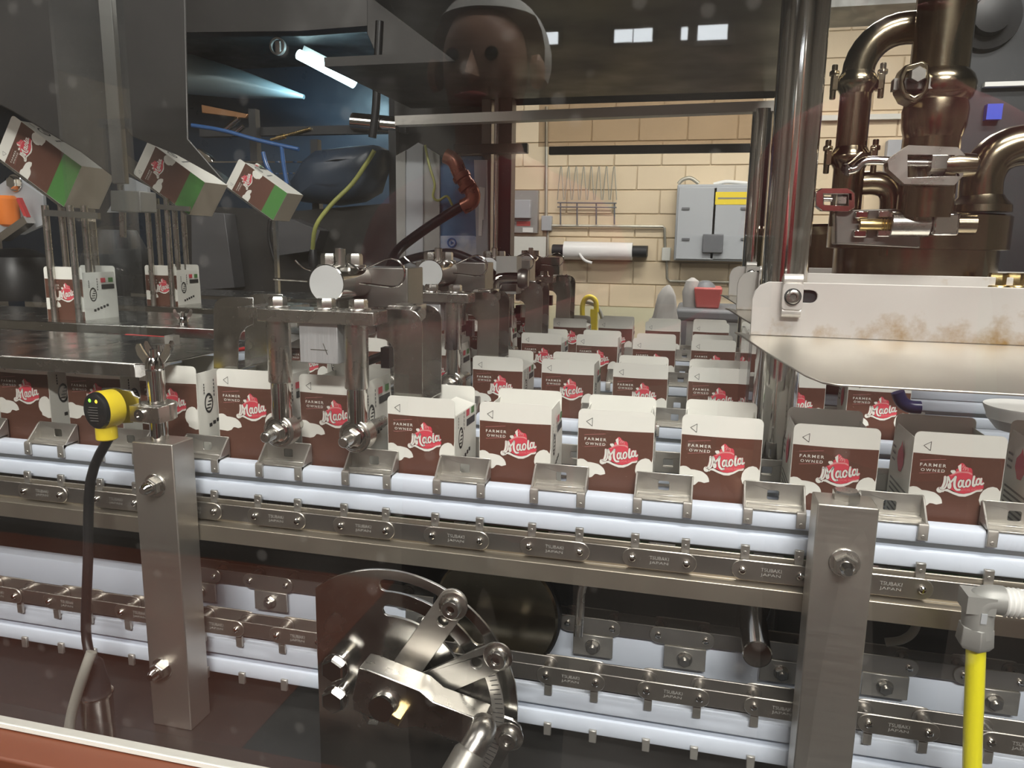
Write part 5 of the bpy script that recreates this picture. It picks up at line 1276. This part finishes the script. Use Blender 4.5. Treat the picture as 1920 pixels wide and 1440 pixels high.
# grey cloth heap
cl0 = at(1243, 612, Y=3.6); rr_ = sz(1243, 612, 26, 3.6); hh = float(at(1243, 534, Y=3.6)[2]-cl0[2])
b = MB(); ringn = 18; vs_ = []; lv = [(-.9, 1.5), (-.25, 1.25), (0, 1.0), (.25, .86), (.5, .74), (.75, .58), (.92, .34), (1., .1)]
for f_, s_ in lv:
    for k in range(ringn):
        q = 2*PI*k/ringn; wv = 1+.13*math.sin(3*q+5*f_)+.08*math.sin(5*q-3*f_)
        vs_.append((cl0[0]+rr_*s_*wv*math.cos(q)+rr_*.25*f_, 3.6+rr_*s_*wv*math.sin(q), cl0[2]+hh*f_ if f_ >= 0 else cl0[2]+(ZF-cl0[2])*(-f_/.9)))
fs_ = [(j*ringn+k, j*ringn+(k+1) % ringn, (j+1)*ringn+(k+1) % ringn, (j+1)*ringn+k) for j in range(len(lv)-1) for k in range(ringn)]+[tuple(range(ringn))[::-1], tuple((len(lv)-1)*ringn+k for k in range(ringn))]
tag(b.add(vs_, fs_).build('cloth_sack', 'cloth_grey'), 'grey draped cloth sack standing beside the grey cart', 'sack')
t = thing('yellow_cable_loop', 'coiled yellow hose on a stand beyond the press guards', 'hose', (float(at(1108, 600, Y=3.2)[0]), 3.2, ZF))
MB().tube([at(1093, 605, Y=3.2), at(1092, 575, Y=3.2), at(1098, 560, Y=3.2), at(1108, 557, Y=3.2), at(1117, 565, Y=3.2), at(1118, 585, Y=3.2)], .013, 12).build('loop', 'yellow', t, world=True)
MB().tube([at(1094, 566, Y=3.22), at(1112, 570, Y=3.22), at(1124, 582, Y=3.22), at(1130, 600, Y=3.22)], .010, 10).build('grey_cord', 'grey_hose', t, world=True)
MB().bar(at(1114, 580, Y=3.2), at(1113, 622, Y=3.2), .035, .03, up=(1, 0, 0)).box(float(at(1113, 600, Y=3.2)[0])-.02, float(at(1113, 600, Y=3.2)[0])+.02, 3.18, 3.22, ZF, float(at(1113, 615, Y=3.2)[2])).build('stand', 'yellow', t, world=True)
struct(MB().box(RX0, RX1, WALL_Y-.012, WALL_Y+.006, ZF, bz0-.8).build('trim_1', 'base_paint'), 'pale painted base of the block wall')

# ------------------------------------------------------------------ clear front guard and its sill
YPN = -.28
zpn = float(at(200, 1388, Y=YPN)[2])
gd = thing('front_guard', 'clear hinged guard pane in front of the whole machine', 'guard', (0, YPN, zpn))
pn = MB().mat(1).box(-1.6, 1.7, YPN-.003, YPN+.003, zpn, .95); pn.m[2] = 0     # smudges and sheen on the outer face
pn.build('pane', ['guard_clear', 'clear_inner'], gd, world=True)
MB().box(-1.6, 1.7, YPN-.004, YPN+.004, zpn-.0034, zpn).build('edge_seal', 'sign_white', gd, world=True)
tag(MB().box(-1.6, 1.7, YPN-.030, YPN+.003, zpn-.16, zpn-.0045).build('guard_sill', 'reflected_red', bevel=.002), 'sill below the clear guard pane with painted red floor reflection', 'sill')  # colour paints in the red floor that a steel skirt would reflect

# ------------------------------------------------------------------ the photographer, seen only as a reflection in the guard
def skin_mesh(verts, edges, root, sub=2):
    me = bpy.data.meshes.new('person'); me.from_pydata([v[:3] for v in verts], edges, [])
    o = bpy.data.objects.new('person', me); COL.objects.link(o)
    o.modifiers.new('skin', 'SKIN')
    for i, v in enumerate(verts):
        sv = me.skin_vertices[0].data[i]; sv.radius = (v[3], v[4] if len(v) > 4 else v[3]); sv.use_root = (i == root)
    sd = o.modifiers.new('sub', 'SUBSURF'); sd.levels = sub; sd.render_levels = sub
    dg = bpy.context.evaluated_depsgraph_get(); new = bpy.data.meshes.new_from_object(o.evaluated_get(dg))
    bpy.data.objects.remove(o); bpy.data.meshes.remove(me)
    return new
mat('jacket_red', (.34, .035, .04), 0, .7, bump=.3, nscale=30)
mat('trousers', (.03, .032, .04), 0, .8)
mat('skin', (.52, .30, .21), 0, .5)
mat('hair_net', (.78, .78, .76), 0, .8, bump=.3, nscale=60)
mat('eye_dark', (.02, .015, .012), 0, .2)
def make_person(px_, py_, dz, label, phone):
    V_ = [(px_, py_, -.28, .15, .11), (px_, py_, -.08, .15, .11), (px_, py_, .10, .16, .115), (px_, py_, .24, .11, .09), (px_, py_+.01, .31, .055), (px_, py_+.03, .37, .058, .062), (px_, py_+.04, .43, .075, .088), (px_, py_+.035, .49, .072, .085), (px_, py_+.03, .53, .04, .05)]
    E_ = [(i, i+1) for i in range(8)]
    def chain(start, pts):
        k = start
        for p in pts: V_.append(p); E_.append((k, len(V_)-1)); k = len(V_)-1
        return k
    for sd, hx_ in ((1, .365), (-1, .215)):
        sx_ = px_+sd*.17
        if phone:
            k = chain(3, [(sx_, py_, .20, .062), (px_+sd*.24 if sd > 0 else px_-.20, py_+.05, -.02, .05), ((px_+sd*.24+hx_)/2 if sd > 0 else .02, py_+.20, .02, .042), (hx_, -.83, .10, .030), (hx_, -.79, .125, .030, .018)])
            for f in range(4): chain(k, [(hx_-sd*.012, -.765, .150-.018*f, .0085), (hx_-sd*.030, -.745, .155-.018*f, .0080), (hx_-sd*.052, -.742, .157-.018*f, .0072)])
            chain(k, [(hx_-sd*.02, -.785, .105, .0095), (hx_-sd*.045, -.775, .100, .0085)])
        else:
            k = chain(3, [(sx_, py_, .20, .062), (px_+sd*.22, py_-.01, -.06, .048), (px_+sd*.23, py_+.04, -.30, .036), (px_+sd*.23, py_+.06, -.36, .020, .034)])
            for f in range(4): chain(k, [(px_+sd*.232, py_+.095-.018*f, -.425, .0090), (px_+sd*.228, py_+.093-.018*f, -.452, .0085), (px_+sd*.220, py_+.090-.018*f, -.472+.006*abs(f-1), .0078)])
            chain(k, [(px_+sd*.222, py_+.100, -.375, .0100), (px_+sd*.215, py_+.115, -.405, .0090)])
    for sd in (1, -1): chain(0, [(px_+sd*.09, py_, -.40, .085), (px_+sd*.10, py_+.01, -.74, .058), (px_+sd*.10, py_-.01, -1.10-dz, .042), (px_+sd*.10, py_+.02, -1.165-dz, .036), (px_+sd*.105, py_+.13, -1.172-dz, .030)])
    pm = skin_mesh(V_, E_, 0)
    for m in ('jacket_red', 'trousers', 'skin'): pm.materials.append(MATS[m])
    for p in pm.polygons:
        c = p.center
        hand = (c.y > -.845 and c.z > -.2) if phone else (abs(c.x-px_) > .17 and c.z < -.31 and c.z > -.55)
        p.material_index = 2 if (c.z > .30 and abs(c.x-px_) < .13 and (not phone or c.y < -.9)) or hand else 1 if c.z < -.32 else 0
    pm.shade_smooth()
    man = bpy.data.objects.new('person', pm); COL.objects.link(man); man.location.z = dz
    tag(man, label, 'person')
    hc = Vector((px_, py_+.03, .455)); rows = []
    for i in range(9):
        th_ = PI*.62*i/8
        rows.append([hc+Vector((.098*math.sin(th_)*math.cos(2*PI*k/24), .112*math.sin(th_)*math.sin(2*PI*k/24)-.012-.02*(i/8), .098*math.cos(th_)+.01)) for k in range(24)])
    fs_ = []
    for i in range(8):
        for k in range(24):
            k2 = (k+1) % 24
            if i >= 4 and math.sin(2*PI*(k+.5)/24) > .35: continue
            fs_.append((i*24+k, i*24+k2, (i+1)*24+k2, (i+1)*24+k))
    MB().add([tuple(p) for r in rows for p in r], fs_).build('hair_net', 'hair_net', man)
    for sx_ in (-1, 1):
        MB().lathe(hc+Vector((sx_*.031, .088, -.008)), (0, 1, 0), [(0, .011), (.004, .009), (.006, .003)], 12).build('eye', 'eye_dark', man)
        MB().lathe(hc+Vector((sx_*.082, .01, -.02)), (sx_, 0, 0), [(-.004, .024), (.006, .026), (.012, .016)], 14).build('ear', 'skin', man)
    MB().add([tuple(hc+Vector(v)) for v in ((-.016, .090, -.042), (.016, .090, -.042), (0, .122, -.040), (0, .088, .0), (0, .092, -.052))], [(0, 2, 3), (1, 3, 2), (0, 4, 2), (1, 2, 4), (0, 3, 4), (1, 4, 3)]).build('nose', 'skin', man)
    MB().lathe(hc+Vector((-.024, .094, -.068)), (1, 0, 0), [(0, .002), (.012, .006), (.024, .007), (.036, .006), (.048, .002)], 10).build('mouth', 'bin_red', man)
    return man
make_person(-.06, -1.16, 0, 'person in a red jacket and white hair net holding up a phone', True)
make_person(.60, -1.30, .13, 'taller person in a red jacket standing with arms down', False)
cm = thing('phone', 'dark phone held up by the person in the red jacket', 'phone', (.292, -.735, .13))
MB().box(-.075, .075, -.004, .004, -.025, .05).build('case', 'black_plastic', cm, bevel=.002)
